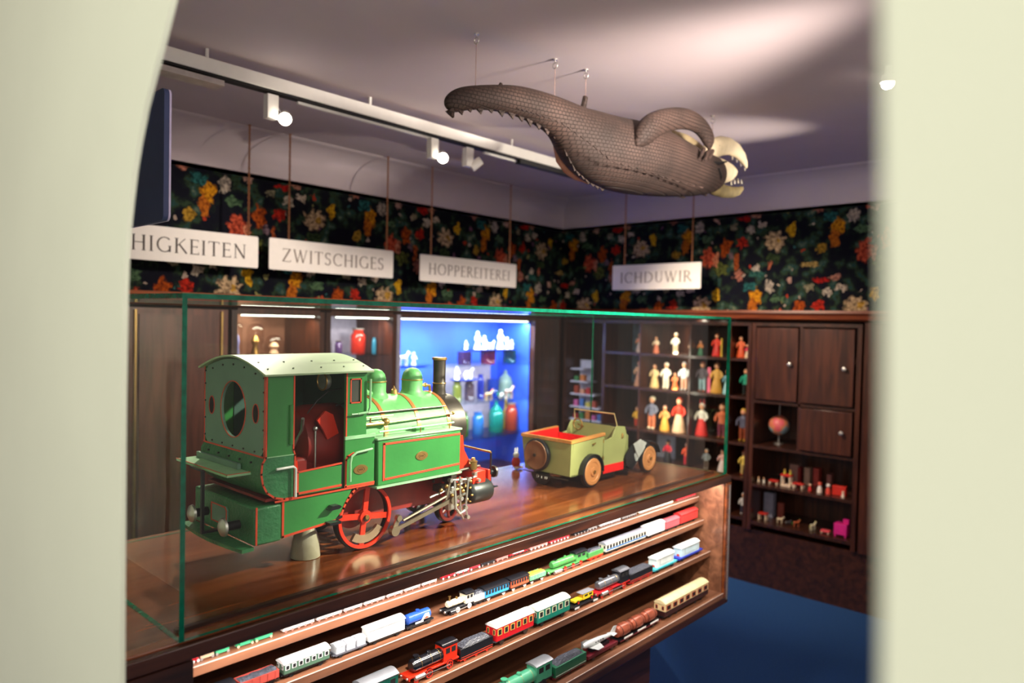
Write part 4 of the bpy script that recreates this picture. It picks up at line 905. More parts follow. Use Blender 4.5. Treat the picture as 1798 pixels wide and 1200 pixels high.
np_ = cpart(MB(BLACK).prism([(-.04+.042*math.cos(t)+.06, .045+.038*math.sin(t)) for t in [PI+i*PI/10 for i in range(11)]], -.012, -.008, ax=0), 'number_plate')
lt = lettering('DI', .012, WHITE, None, .9); lt.v = [(-.0121-abs(p[1]), -p[0]+.025, p[2]+.034) for p in lt.v]; lt.build('plate_lettering', np_)
lt = lettering('IU', .012, WHITE, None, .1); lt.v = [(-.0121-abs(p[1]), -p[0]-.005, p[2]+.034) for p in lt.v]; lt.build('plate_lettering', np_)
cpart(MB(GUN).tube([(-.012, .10, .046), (-.018, 0, .040), (-.012, -.10, .040)], .002), 'rear_bumper')
# ================================================================== MODEL TRAINS ON THE SHELVES
COALM = mat('coal', (70, 72, 80), .35, var=.6, scale=220, bump=1, bscale=260)
def solvex(px, Y, z):
    lo_, hi = -.4, 2.7
    for _ in range(40):
        m = (lo_+hi)/2; v = Vector((m, Y, z))-CAM
        if 899+FPX*(v.dot(_r2))/v.dot(_f) < px: lo_ = m
        else: hi = m
    return lo_
ROWS = {2: (.104, .853), 3: (.074, .738), 4: (.030, .590)}
def seat_(row, p0, p1):
    Y, z = ROWS[row]; a, b_ = solvex(p0, Y-.015, z), solvex(p1, Y-.015, z); return (a+b_)/2, Y, z, (b_-a)
TW = {2: .030, 3: .040, 4: .044}
def underframe(t, L, W, m, wm, r, n=2, z=None, bogie=False):
    z = 2*r*.9 if z is None else z
    b = MB(m); b.box(-L/2, -W/2*.9, z-.004, L/2, W/2*.9, z); b.box(-L/2*.9, -W/2*.6, z-.008, L/2*.9, W/2*.6, z-.004)
    for s in (-1, 1):
        for e in (-1, 1): b.cyl((e*L/2, s*W*.28, z-.003), (e*(L/2+.0035), s*W*.28, z-.003), .0022, n=8)
    b.box(-L/2-.003, -.0015, z-.006, L/2+.003, .0015, z-.004)
    b.build('underframe', t)
    xs = [(-L*.32), (L*.32)] if not bogie else [-L*.36, -L*.22, L*.22, L*.36]
    if n == 3: xs = [-L*.34, 0, L*.34]
    for x in xs:
        for s in (-1, 1):
            MB(wm).lathe([(0, -.0012), (r*.55, -.0012), (r*.6, -.0004), (r*.8, -.0006), (r*.85, -.0016), (r, -.0016), (r, .0012), (0, .0012)], (x, s*W*.36, r), 14, ax=1).build('wheel', t)
    return z
def arcroof(L, W, z, h, over=.0015, n=10, t=.001):
    top = [(W/2+over)*(-1+2*i/n) for i in range(n+1)]
    f = lambda y: z+h*math.cos(y/(W/2+over)*PI/2*.92)**.8
    ring = lambda x: [(x, y, f(y)) for y in top]+[(x, y*.98, z-.0005) for y in reversed(top)]
    return [ring(-L/2-over), ring(L/2+over)]
def coach(row, p0, p1, H, name, label, cat, body, roof, frame=BLACK, wheels=DARK, win=DARK, nwin=5, trim=None, band=None, r=.006, bogie=False, lower=None, plank=False, group=None, roofh=.008, wy=(.45, .85), letters=None):
    x, Y, z, L = seat_(row, p0, p1); W = TW[row]; t = thing(name, label, cat, (x, Y, z+.0004), 0, group)
    L *= .92; zz = underframe(t, L, W*.9, frame, wheels, r, bogie=bogie)
    top = zz+H
    b = MB(body).box(-L/2, -W/2, zz, L/2, W/2, top); 
    if lower: b.use(lower).box(-L/2-.0003, -W/2-.0004, zz+.0003, L/2+.0003, W/2+.0004, zz+H*.42)
    bo_ = b.build('body', t, bev=.0007)
    MB(roof).rings(arcroof(L, W, top, roofh)).build('roof', t)
    if nwin:
        for s in (-1,):
            for i in range(nwin):
                cx = -L/2+L*(i+.5)/nwin; w_ = L/nwin*.26
                wb = MB(trim or win); wb.box(cx-w_*1.25, s*W/2-.0007, zz+H*(wy[0]-.04), cx+w_*1.25, s*W/2, zz+H*(wy[1]+.04))
                wb.use(win).box(cx-w_*.85, s*W/2-.0010, zz+H*wy[0]+.0004, cx+w_*.85, s*W/2-.0007, zz+H*wy[1]-.0004)
                wb.build('window', bo_)
        wb = MB(trim or win)
        for yy in (-.28, .28): wb.box(-L/2-.0007, (yy-.10)*W, zz+H*wy[0], -L/2, (yy+.10)*W, zz+H*wy[1]); wb.use(win).box(-L/2-.001, (yy-.06)*W, zz+H*wy[0]+.001, -L/2-.0007, (yy+.06)*W, zz+H*wy[1]-.001); wb.use(trim or win)
        wb.build('end_window', bo_)
    if band: MB(band).box(-L/2, -W/2-.0009, zz+H*.18, L/2, -W/2, zz+H*.36).build('stripe', bo_)
    if plank:
        wb = MB(mat('plank_line', (170, 164, 160), .6))
        for k in range(int(L/.006)): wb.box(-L/2+.003+k*.006, -W/2-.0004, zz+.001, -L/2+.0034+k*.006, -W/2, top-.001)
        wb.build('plank_lines', bo_)
    if letters:
        txt, hh, mm, off = letters; lt = lettering(txt, hh, mm); lt.v = [(p[0]+off*L, p[1]*.3-W/2-.0002, p[2]+zz+H*.5) for p in lt.v]; lt.build('lettering', bo_)
    return t
def loco_small(row, p0, p1, name, label, body, cab, wheel, boiler_r, frame, chim=None, nwh=2, roof=None, fancy=None, H=.040, bands=BRASS, tender=None, p2=None, tfr=None, ch=.31):
    x, Y, z, L = seat_(row, p0, p1); W = TW[row]; t = thing(name, label, 'model locomotive', (x, Y, z+.0004))
    L *= .97; zz = H*.36; R_ = boiler_r
    MB(frame).box(-L/2, -W*.42, zz-.004, L/2, W*.42, zz).build('running_plate', t, bev=.0005)
    bo_ = MB(body).lathe([(0, -L*.40), (R_*.7, -L*.40), (R_, -L*.37), (R_, L*.18), (0, L*.181)], (0, 0, zz+R_+.001), 24, ax=0).build('boiler', t)
    for q in (-.25, -.05, .12): MB(bands).lathe([(R_, L*q-.0006), (R_+.0004, L*q), (R_, L*q+.0006)], (0, 0, zz+R_+.001), 24, ax=0).build('boiler_band', bo_)
    MB(chim or body).lathe([(R_*.35, 0), (R_*.28, .002), (R_*.28, H*(ch-.06)), (R_*.5, H*(ch-.03)), (R_*.5, H*ch), (0, H*ch)], (-L*.30, 0, zz+2*R_), 14).build('chimney', t)
    MB(bands if fancy else body).lathe([(R_*.4, 0), (R_*.4, .003), (R_*.3, .006), (0, .007)], (-L*.05, 0, zz+2*R_-.0005), 14).build('dome', t)
    cb = MB(cab).box(L*.18, -W*.42, zz, L*.46, W*.42, zz+H*.62).build('cab', t, bev=.0006)
    for k in (0, 1): MB(DARK).box(L*(.22+.12*k), -W*.42-.0006, zz+H*.32, L*(.30+.12*k), -W*.42, zz+H*.52).build('cab_window', cb)
    MB(roof or body).rings([[(p[0]+L*.32, p[1], p[2]) for p in rr] for rr in arcroof(L*.30, W*.86, zz+H*.62, .006)]).build('cab_roof', t)
    rw2 = H*.20
    for i in range(nwh):
        wx = -L*.12+L*.42*i/max(1, nwh-1)
        for s in (-1, 1):
            w_ = MB(BLACK).lathe([(0, -.0012), (rw2, -.0012), (rw2, .0012), (0, .0012)], (wx, s*W*.40, rw2), 20, ax=1).build('driving_wheel', t)
            MB(wheel).hole(ell(wx, rw2, rw2*.86, rw2*.86, 16), ell(wx, rw2, rw2*.66, rw2*.66, 16), s*W*.40-.0022, s*W*.40+.0022).build('wheel_rim', w_)
            sp = MB(wheel)
            for k in range(5): sp.bar((wx, s*W*.40, rw2), (wx+rw2*.8*math.cos(k*1.257), s*W*.40, rw2+rw2*.8*math.sin(k*1.257)), .0014, .004, up=(0, 1, 0))
            sp.build('spokes', w_)
    for s in (-1, 1):
        MB(wheel if not fancy else frame).lathe([(0, -.001), (rw2*.6, -.001), (rw2*.6, .001), (0, .001)], (-L*.36, s*W*.36, rw2*.6), 14, ax=1).build('leading_wheel', t)
        MB(STEEL if not fancy else frame).lathe([(0, -L*.40), (.0055, -L*.40), (.0055, -L*.22), (0, -L*.22)], (0, s*W*.42, zz-.007), 14, ax=0).build('cylinder', t)
    MB(STEEL).bar((-L*.22, -W*.46, zz-.008), (L*.30, -W*.46, rw2), .0018, .0012, up=(0, 1, 0)).build('connecting_rod', t)
    b = MB(frame); b.box(-L/2-.002, -W*.45, zz-.008, -L/2, W*.45, zz); bb_ = b.build('buffer_beam', t)
    b = MB(STEEL)
    for s in (-1, 1): b.cyl((-L/2-.002, s*W*.28, zz-.004), (-L/2-.0055, s*W*.28, zz-.004), .003, n=10)
    b.build('buffers', bb_)
    if p2:
        x2, _, _, L2 = seat_(row, *p2); t2 = thing('model_tender', label.replace('locomotive', 'tender').split(' with ')[0]+' coupled behind its locomotive', 'model tender', (x2, Y, z+.0004))
        L2 *= .95; z3 = underframe(t2, L2, W*.85, tfr or frame, wheel if not fancy else DARK, .0055, n=3)
        MB(tender or body).box(-L2/2, -W*.42, z3, L2/2, W*.42, z3+H*.42).build('tank', t2, bev=.0008)
        cc = MB(COALM); 
        cc.rings([[(-L2*.42, -W*.34, z3+H*.42), (L2*.42, -W*.34, z3+H*.42), (L2*.42, W*.34, z3+H*.42), (-L2*.42, W*.34, z3+H*.42)], [(-L2*.2, -W*.2, z3+H*.58), (L2*.36, -W*.2, z3+H*.55), (L2*.36, W*.2, z3+H*.55), (-L2*.2, W*.2, z3+H*.58)]]); cc.build('coal', t2)
        MB(LIN if wheel is RED else WHITE).box(-L2/2+.002, -W*.42-.0004, z3+H*.06, L2/2-.002, -W*.42, z3+H*.075).build('lining', t2)
    return t
def openwagon(row, p0, p1, H, name, label, body, load, r=.006, wm=DARK, frame=BLACK, ribs=5):
    x, Y, z, L = seat_(row, p0, p1); W = TW[row]; t = thing(name, label, 'model wagon', (x, Y, z+.0004)); L *= .94
    zz = underframe(t, L, W*.9, frame, wm, r)
    b = MB(body)
    b.box(-L/2, -W/2, zz, L/2, -W/2+.0015, zz+H).box(-L/2, W/2-.0015, zz, L/2, W/2, zz+H).box(-L/2, -W/2+.0015, zz, -L/2+.0015, W/2-.0015, zz+H).box(L/2-.0015, -W/2+.0015, zz, L/2, W/2-.0015, zz+H).box(-L/2, -W/2, zz, L/2, W/2, zz+.001)
    for i in range(ribs): xx = -L/2+L*(i+.5)/ribs; b.box(xx-.0006, -W/2-.0008, zz, xx+.0006, -W/2, zz+H)
    b.build('body', t)
    q = MB(load); rnd = random.Random(int(p0)); n = 9; m_ = 5
    R = [[(-L/2+.0016+(L-.0032)*i/n, -W/2+.0016+(W-.0032)*j/m_, zz+H*.82+rnd.random()*.0035+.003*math.sin(PI*j/m_)) for j in range(m_+1)]+[(-L/2+.0016+(L-.0032)*i/n, W/2-.0016, zz+.0012), (-L/2+.0016+(L-.0032)*i/n, -W/2+.0016, zz+.0012)] for i in range(n+1)]
    q.rings(R).build('load', t); return t
G2 = 'model trains on the second shelf'; TR = 'model wagon'
W_ROOF = mat('white_roof', (238, 236, 232), .4, var=.03); WV = mat('white_van', (236, 234, 228), .4, var=.02)
# row 2
openwagon(2, 420, 492, .017, 'coal_wagon', 'small red open wagon heaped with grey coal on the second shelf', mat('rust_red', (176, 70, 58), .5), COALM)
coach(2, 366, 415, .020, 'model_locomotive', 'small black model locomotive cut off at the bottom left of the shelves', 'model locomotive', BLACK, BLACK, nwin=2, roofh=.006)
coach(2, 495, 582, .021, 'model_coach', 'dull green model coach with white roof on the second shelf', 'model coach', mat('dull_green', (74, 106, 84), .5), W_ROOF, nwin=7, trim=WHITE)
x, Y, z, L = seat_(2, 588, 647); t = thing('container_wagon', 'grey flat model wagon carrying three white covered boxes', TR, (x, Y, z+.0004)); L *= .93
zz = underframe(t, L, .027, mat('grey_frame', (90, 92, 100), .5), DARK, .006)
for k in range(3):
    cx = -L/2+L*(k+.5)/3; b = MB(mat('pale_grey_box', (206, 208, 212), .5)); b.box(cx-L*.13, -.012, zz, cx+L*.13, .012, zz+.014); b.box(cx-L*.14, -.013, zz+.0142, cx+L*.14, .013, zz+.016); b.rings([[(cx-L*.14, -.013, zz+.0162), (cx+L*.14, -.013, zz+.0162), (cx+L*.14, .013, zz+.0162), (cx-L*.14, .013, zz+.0162)], [(cx-L*.14, -.001, zz+.020), (cx+L*.14, -.001, zz+.020), (cx+L*.14, .001, zz+.020), (cx-L*.14, .001, zz+.020)]]); b.build('box', t)
coach(2, 646, 713, .026, 'model_van', 'white model van with faint lettering beside the blue tank wagon', TR, WV, W_ROOF, nwin=0, letters=('S NEUNKAUR', .0048, mat('faint_gold', (206, 196, 172), .6), .05))
def tank(row, p0, p1, label, m, r=.012, n=1, frame=BLACK):
    x, Y, z, L = seat_(row, p0, p1); t = thing('tank_wagon', label, TR, (x, Y, z+.0004)); L *= .93
    zz = underframe(t, L, TW[row]*.85, frame, DARK, .006)
    return t, L, zz
t, L, zz = tank(2, 714, 764, 'blue model tank wagon on the second shelf', None)
BT = mat('blue_tank', (40, 84, 176), .3)
o = MB(BT).lathe([(0, -L*.44), (.009, -L*.43), (.0125, -L*.40), (.0125, L*.40), (.009, L*.43), (0, L*.44)], (0, 0, zz+.0128), 24, ax=0).build('tank', t)
MB(BT).lathe([(.005, 0), (.005, .004), (0, .0045)], (0, 0, zz+.025), 14).build('filler_dome', o)
MB(WHITE).prism([(.002, zz+.006), (L*.36, zz+.006), (L*.30, zz+.019), (L*.16, zz+.019)], -.0135, -.0129).build('white_patch', o)
MB(LIN).prism([(.007, zz+.007), (L*.32, zz+.007), (L*.22, zz+.012)], -.0139, -.0136).build('red_flame_mark', o)
MB(WHITE).box(-L*.2, -.0138, zz+.001, L*.1, -.0130, zz+.005).build('name_board', t)
CREM = mat('cream_paint', (226, 214, 186), .4)
loco_small(2, 785, 835, 'model_locomotive', 'old-fashioned cream and black model locomotive with tall funnel on the second shelf', CREM, CREM, WHITE, .0085, BLACK, chim=BRASS, roof=BLACK, H=.040, fancy=True, p2=(832, 858), tender=CREM)
coach(2, 850, 895, .020, 'model_coach', 'small bright blue model coach with black roof', 'model coach', mat('sky_blue', (52, 140, 196), .4), BLACK, wheels=WHITE, nwin=8, r=.006, roofh=.006)
coach(2, 896, 930, .020, 'model_coach', 'small rust red model coach with black roof', 'model coach', mat('rust_orange', (178, 84, 54), .4), BLACK, wheels=WHITE, nwin=7, r=.006, roofh=.006)
openwagon(2, 930, 959, .013, 'open_wagon', 'small mint green open model wagon with a yellow load', mat('mint_green', (110, 190, 130), .4), mat('yellow_load', (214, 160, 60), .6), wm=WHITE)
SG = mat('stream_green', (72, 140, 72), .35)
loco_small(2, 966, 1034, 'model_locomotive', 'light green streamlined model locomotive with red wheels', SG, SG, RED, .011, SG, chim=BLACK, roof=BLACK, nwh=3, H=.040, ch=.1, p2=(1034, 1061), tender=SG, tfr=RED)
coach(2, 1061, 1137, .022, 'model_coach', 'long white and blue model coach on the second shelf', 'model coach', mat('ivory', (232, 224, 200), .4), mat('silver_roof', (190, 190, 200), .3, .5), nwin=14, band=mat('band_blue', (20, 100, 160), .4), bogie=True)
coach(2, 1137, 1168, .028, 'model_van', 'white model van behind the long blue and white coach', TR, WV, W_ROOF, nwin=0, letters=('BSK', .005, mat('blue_letters', (70, 90, 160), .5), 0))
coach(2, 1168, 1194, .024, 'model_van', 'dusty red model van beside the bright red one', TR, mat('dusty_red', (190, 84, 90), .5), mat('dusty_red', (0, 0, 0)), nwin=0)
coach(2, 1194, 1226, .030, 'model_van', 'bright red model van at the right end of the second shelf', TR, mat('bright_red', (208, 52, 48), .45), mat('bright_red', (0, 0, 0)), nwin=0)
# row 3
coach(3, 578, 622, .034, 'model_van', 'white-roofed model van cut off at the bottom edge of the photo', TR, WV, W_ROOF, nwin=0)
DG = mat('dark_teal_green', (20, 92, 76), .4)
coach(3, 633, 699, .036, 'model_van', 'dark green model van with grey roof at the left of the third shelf', TR, DG, mat('grey_roof', (132, 134, 138), .35, .3), nwin=3, trim=DG, roofh=.010)
loco_small(3, 717, 806, 'model_locomotive', 'large black and red toy locomotive with red spoked wheels on the third shelf', mat('gloss_black', (22, 22, 26), .12, coat=.8), RED, RED, .0155, RED, roof=mat('gloss_black', (0, 0, 0)), H=.062, ch=.12, p2=(806, 866), tender=BLACK, tfr=RED)
coach(3, 866, 937, .036, 'model_coach', 'bright red model coach with white roof on the third shelf', 'model coach', mat('coach_red', (196, 24, 34), .4), W_ROOF, frame=mat('grey_frame', (0, 0, 0)), wheels=GUN, nwin=6, trim=mat('gold_frame', (220, 180, 90), .4), r=.009, roofh=.010)
coach(3, 939, 1000, .036, 'model_coach', 'teal green and cream model coach with white roof on the third shelf', 'model coach', mat('teal_coach', (20, 120, 100), .4), mat('cream_roof', (234, 236, 220), .4), nwin=5, trim=mat('cream_trim', (220, 220, 180), .4), lower=mat('teal_coach', (0, 0, 0)), r=.008, roofh=.010)
x, Y, z, L = seat_(3, 1004, 1051); t = thing('flat_wagon', 'black flat model wagon carrying a yellow vintage car', TR, (x, Y, z+.0004)); L *= .95
zz = underframe(t, L, .036, BLACK, DARK, .007); 
for k in range(4): MB(WHITE).box((-L*.45 if k < 2 else L*.28), -.0195, zz-.004-.003*(k % 2), (-L*.28 if k < 2 else L*.45), -.0185, zz-.0025-.003*(k % 2)).build('white_mark', t)
YL = mat('car_yellow', (232, 200, 40), .35); c_ = thing('toy_vintage_car', 'tiny yellow vintage car riding on the black flat wagon', 'toy car', (x, Y, z+zz+.0006))
MB(YL).box(-L*.36, -.009, .006, -L*.05, .009, .013).build('bonnet', c_, bev=.001); MB(YL).box(-L*.05, -.011, .006, L*.34, .011, .022).build('body', c_, bev=.001)
MB(BLACK).box(-L*.0, -.0116, .015, L*.12, -.0111, .020).build('window', c_); MB(BLACK).box(L*.17, -.0116, .015, L*.29, -.0111, .020).build('window', c_)
MB(mat('grey_hood', (120, 120, 126), .5)).box(-L*.10, -.012, .0235, L*.37, .012, .026).build('roof', c_, bev=.001); MB(BRASS).box(-L*.07, -.010, .013, -L*.06, .010, .0234).build('windscreen', c_)
for xx in (-L*.27, L*.25):
    for s in (-1, 1): w_ = MB(BLACK).cyl((xx, s*.012, .006), (xx, s*.0145, .006), .006, n=16).build('wheel', c_); MB(RED).cyl((xx, s*.0146, .006), (xx, s*.0152, .006), .0035, n=12).build('hub', w_)
loco_small(3, 1048, 1106, 'model_locomotive', 'black toy locomotive in the right half of the third shelf with silver boiler top', mat('silver_black', (120, 122, 128), .2, .6), BLACK, RED, .014, mat('frame_red', (170, 24, 30), .4), roof=mat('silver_black', (0, 0, 0)), H=.060, ch=.12, p2=(1104, 1146), tender=BLACK, tfr=mat('frame_red', (0, 0, 0)))
def vanload(p0, p1, label, base, bodym, roofm):
    x, Y, z, L = seat_(3, p0, p1); t = thing('van_wagon', label, TR, (x, Y, z+.0004)); L *= .95
    zz = underframe(t, L, .040, base, DARK, .008); MB(base).box(-L/2, -.020, zz+.0002, L/2, .020, zz+.003).build('deck', t)
    b = MB(bodym).box(-L*.40, -.017, zz+.0032, L*.36, .017, zz+.034).build('body', t, bev=.001); MB(roofm).rings([[(p[0]-L*.02, p[1], p[2]) for p in r_] for r_ in arcroof(L*.78, .034, zz+.034, .009)]).build('roof', t)
    MB(mat('panel_line', (150, 156, 150), .6)).hole([(-L*.26, zz+.010), (L*.30, zz+.010), (L*.30, zz+.030), (-L*.26, zz+.030)], [(-L*.25, zz+.0108), (L*.29, zz+.0108), (L*.29, zz+.0292), (-L*.25, zz+.0292)], -.0176, -.0171).build('door_panel', b)
    MB(RED).box(-L*.402, -.008, zz+.005, -L*.401, .002, zz+.012).build('red_mark', b)
vanload(1147, 1188, 'white model van body on a turquoise flat wagon', mat('turquoise', (70, 180, 190), .4), mat('ice_white', (214, 222, 220), .4), W_ROOF)
vanload(1190, 1233, 'white model van body on a cobalt blue flat wagon at the right end', mat('cobalt', (40, 60, 170), .4), mat('ice_blue', (190, 214, 222), .4), W_ROOF)
# row 4
G4 = mat('tender_green', (30, 96, 66), .4)
loco_small(4, 868, 972, 'model_locomotive', 'green toy express locomotive at the bottom of the shelves', mat('express_green', (70, 156, 118), .35), mat('express_green', (0, 0, 0)), BLACK, .019, BLACK, roof=mat('grey_roof', (0, 0, 0)), H=.072, ch=.12, p2=(972, 1029), tender=G4, tfr=mat('maroon', (96, 24, 34), .4))
MAR = mat('maroon', (0, 0, 0))
x, Y, z, L = seat_(4, 1030, 1084); t = thing('flat_wagon', 'maroon flat model wagon carrying a small silver aeroplane', TR, (x, Y, z+.0004)); L *= .95
zz = underframe(t, L, .040, MAR, GUN, .008); MB(MAR).box(-L/2, -.019, zz+.0003, L/2, .019, zz+.006).build('deck', t); MB(BLACK).box(-L*.3, -.008, zz+.0062, L*.3, .008, zz+.016).build('cradle', t)
SILV = mat('plane_silver', (206, 210, 208), .35, .3); p_ = thing('toy_aeroplane', 'small silver toy aeroplane on the maroon wagon', 'toy aeroplane', (x, Y, z+zz+.017))
MB(SILV).tube([(-L*.52, 0, .016), (-L*.48, 0, .016), (-L*.3, 0, .015), (0, 0, .013), (L*.3, 0, .010), (L*.55, 0, .008)], [.004, .008, .010, .009, .006, .002], 14).build('fuselage', p_)
MB(SILV).rings([[(-L*.30, -.034, .006), (-L*.12, -.034, .006), (L*.0, 0, .004), (-L*.36, 0, .004)], [(-L*.29, -.034, .0072), (-L*.13, -.034, .0072), (-L*.01, 0, .008), (-L*.35, 0, .008)]]).build('wing', p_)
MB(SILV).rings([[(-L*.30, .034, .006), (-L*.12, .034, .006), (L*.0, 0, .004), (-L*.36, 0, .004)], [(-L*.29, .034, .0072), (-L*.13, .034, .0072), (-L*.01, 0, .008), (-L*.35, 0, .008)]]).build('wing', p_)
MB(SILV).prism([(L*.36, .010), (L*.56, .009), (L*.62, .028), (L*.52, .030)], -.0008, .0008).build('tail_fin', p_); MB(SILV).prism([(L*.40, -.014), (L*.56, -.010), (L*.56, .010), (L*.40, .014)], .008, .0092, ax=2).build('tail_plane', p_)
b = MB(BLACK)
for k in range(4): b.box(-L*.20+k*L*.08, -.0102, .014, -L*.16+k*L*.08, -.009, .017)
b.build('window_row', p_)
for k, q in enumerate(((0, 1), (0, -1))): MB(mat('propeller', (130, 130, 134), .4, .5)).bar((-L*.56, 0, .016), (-L*.56, q[0]*.02, .016+q[1]*.016), .005, .001, up=(1, 0, 0)).build('propeller_blade', p_)
MB(BLACK).cyl((0, -.006, -.0004), (0, -.006, .005), .003, n=10).build('stand', p_)
x, Y, z, L = seat_(4, 1084, 1160); t = thing('barrel_wagon', 'black and red flat model wagon carrying three copper barrels', TR, (x, Y, z+.0004)); L *= .94
zz = underframe(t, L, .042, BLACK, GUN, .009); MB(MAR).box(-L/2, -.0215, zz-.003, L/2, -.0205, zz).build('red_line', t)
CPB = mat('copper_barrel', (150, 78, 56), .3, .3, var=.3, scale=50)
for k in range(3):
    cx = -L*.33+k*L*.31; o = MB(CPB).lathe([(0, cx-L*.15), (.016, cx-L*.15), (.0195, cx-L*.07), (.0205, cx), (.0195, cx+L*.07), (.016, cx+L*.14), (0, cx+L*.14)], (0, 0, zz+.0205), 28, ax=0).build('barrel', t)
    for q in (-.09, .08): MB(mat('hoop', (90, 46, 36), .4, .4)).lathe([(.0194, cx+L*q-.002), (.0203, cx+L*q), (.0194, cx+L*q+.002)], (0, 0, zz+.0205), 28, ax=0).build('hoop', o)
for k in range(3): MB(WHITE).box(-L*.42+k*L*.32, -.0222, zz+.001, -L*.22+k*L*.32, -.0212, zz+.006).build('name_plate', t)
coach(4, 1161, 1243, .042, 'model_coach', 'cream and dark brown model dining coach at the right of the lowest shelf', 'model coach', mat('coach_cream', (216, 190, 140), .4), mat('coach_cream_roof', (214, 196, 150), .4), nwin=7, trim=mat('red_trim', (170, 60, 40), .5), lower=mat('umber', (52, 24, 24), .4), bogie=True, r=.008, wy=(.52, .84), roofh=.012)
# row 1: penny trains
Y1, Z1 = .119, .940
def penny(p0, p1, m, label, m2=None, H=.010, loco=False, wm=None, name='tiny_wagon', cat='miniature wagon', flat=False):
    a, b_ = solvex(p0, Y1, Z1), solvex(p1, Y1, Z1); L = (b_-a)*.94; t = thing(name, label, cat, ((a+b_)/2, Y1, Z1+.0003))
    r = .0028
    b = MB(m)
    if loco:
        b.box(-L/2, -.005, .003, L/2, .005, .0045); b.cyl((-L*.45, 0, .0075), (L*.1, 0, .0075), .003, n=10); b.use(m2 or m).box(L*.1, -.005, .0045, L*.45, .005, .0045+H*.8); b.cyl((-L*.32, 0, .009), (-L*.32, 0, .0125), .0013, n=8)
    elif flat: b.box(-L/2, -.005, .003, L/2, .005, .0055); b.use(m2 or m).box(-L*.3, -.004, .0056, L*.3, .004, .009)
    else: b.box(-L/2, -.0055, .003, L/2, .0055, .003+H*.75); b.use(m2 or m).box(-L/2-.0005, -.006, .0031+H*.75, L/2+.0005, .006, .0045+H*.75)
    b.build('body', t)
    n = max(2, min(8, int(L/.014)))
    for i in range(n):
        for s in (-1, 1): MB(wm or m).cyl((-L*.42+L*.84*i/(n-1), s*.0045, r), (-L*.42+L*.84*i/(n-1), s*.0062, r), r, n=10).build('wheel', t)
PR = mat('penny_red', (198, 40, 50), .4); PW = mat('penny_white', (214, 204, 198), .4); PP = mat('penny_pink', (206, 120, 110), .5); PG = mat('penny_green', (60, 160, 110), .4); PY = mat('penny_yellow', (220, 180, 90), .4); PB = mat('penny_beige', (190, 160, 130), .5); PS = mat('penny_silver', (150, 144, 140), .3, .4)
penny(336, 347, PR, 'tiny red engine at the far left end of the top shelf', loco=True, wm=PW, name='tiny_locomotive', cat='miniature locomotive')
penny(349, 374, PB, 'tiny beige wagon beside the tiny red engine', wm=PS); penny(376, 401, PG, 'tiny grey green wagon with pale top beside the beige one', PB, wm=PS)
penny(413, 444, PG, 'tiny bright green truck on the top shelf', wm=PB, flat=True); penny(445, 477, PG, 'tiny green trailer with yellow load on the top shelf', PY, wm=PB)
penny(493, 551, PW, 'long tiny white and pink locomotive on the top shelf', wm=PP, name='tiny_locomotive', cat='miniature locomotive')
for i, (a, b_) in enumerate(((553, 599), (601, 634), (636, 674), (676, 705), (707, 736), (738, 765))):
    penny(a, b_, PW, ['longest', 'second', 'third', 'fourth', 'fifth', 'last'][i]+' of the six tiny white wagons with pink wheels, counted from the left', wm=PP, H=.008)
penny(773, 798, PR, 'tiny red engine in the middle of the top shelf', loco=True, wm=PW, name='tiny_locomotive', cat='miniature locomotive')
penny(799, 822, PW, 'tiny white wagon behind the red engine in the middle', PR, wm=PR); penny(823, 841, PR, 'tiny red wagon ahead of the black one', wm=PW)
penny(842, 867, BLACK, 'tiny black wagon with grey top in the middle of the top shelf', PS, wm=PS); penny(869, 890, PP, 'tiny pink wagon behind the black one', PR, wm=PP)
penny(892, 925, PR, 'tiny red flat wagon with a white load', PW, wm=BLACK, flat=True); penny(927, 960, PP, 'tiny pink and red wagon above the green streamlined engine', PR, wm=PW); penny(962, 998, PR, 'tiny red wagon with white top above the green streamlined engine', PW, wm=PW)
penny(1003, 1049, BLACK, 'long tiny black engine at the right half of the top shelf', PS, loco=True, wm=PS, name='tiny_locomotive', cat='miniature locomotive')
penny(1050, 1088, PW, 'tiny silver white wagon behind the black engine', wm=PS); penny(1090, 1116, PS, 'tiny grey wagon beside the long cream coach', wm=BLACK)
penny(1118, 1181, mat('penny_cream', (232, 214, 186), .4), 'long tiny cream railcar with dark wheels near the right end', wm=PS, H=.013)
penny(1185, 1221, PR, 'tiny red and grey wagon at the right end of the top shelf', PS, wm=PS)
# ================================================================== JARS IN THE NICHES, PLATES AND WHITE FIGURES MODELLED FROM A REFLECTION
def jarglass(name, c):
    if name in MT: return MT[name]
    m = bpy.data.materials.new(name); m.use_nodes = True; N, L = nodes(m); b = N['Principled BSDF']
    t = N.new('ShaderNodeBsdfTransparent'); t.inputs[0].default_value = tuple(.45+.55*min(1, x*1.5) for x in lin(c))+(1,)
    b.inputs['Base Color'].default_value = lin(c)+(1,); b.inputs['Roughness'].default_value = .08; b.inputs['Specular IOR Level'].default_value = .9
    mx = N.new('ShaderNodeMixShader'); mx.inputs[0].default_value = .6; L.new(t.outputs[0], mx.inputs[1]); L.new(b.outputs[0], mx.inputs[2]); L.new(mx.outputs[0], N['Material Output'].inputs[0])
    MT[name] = m; return m
def pxpos(px, py, z, Yp=2.36): p = at(px, py, Y=Yp); return p.x, Yp, z
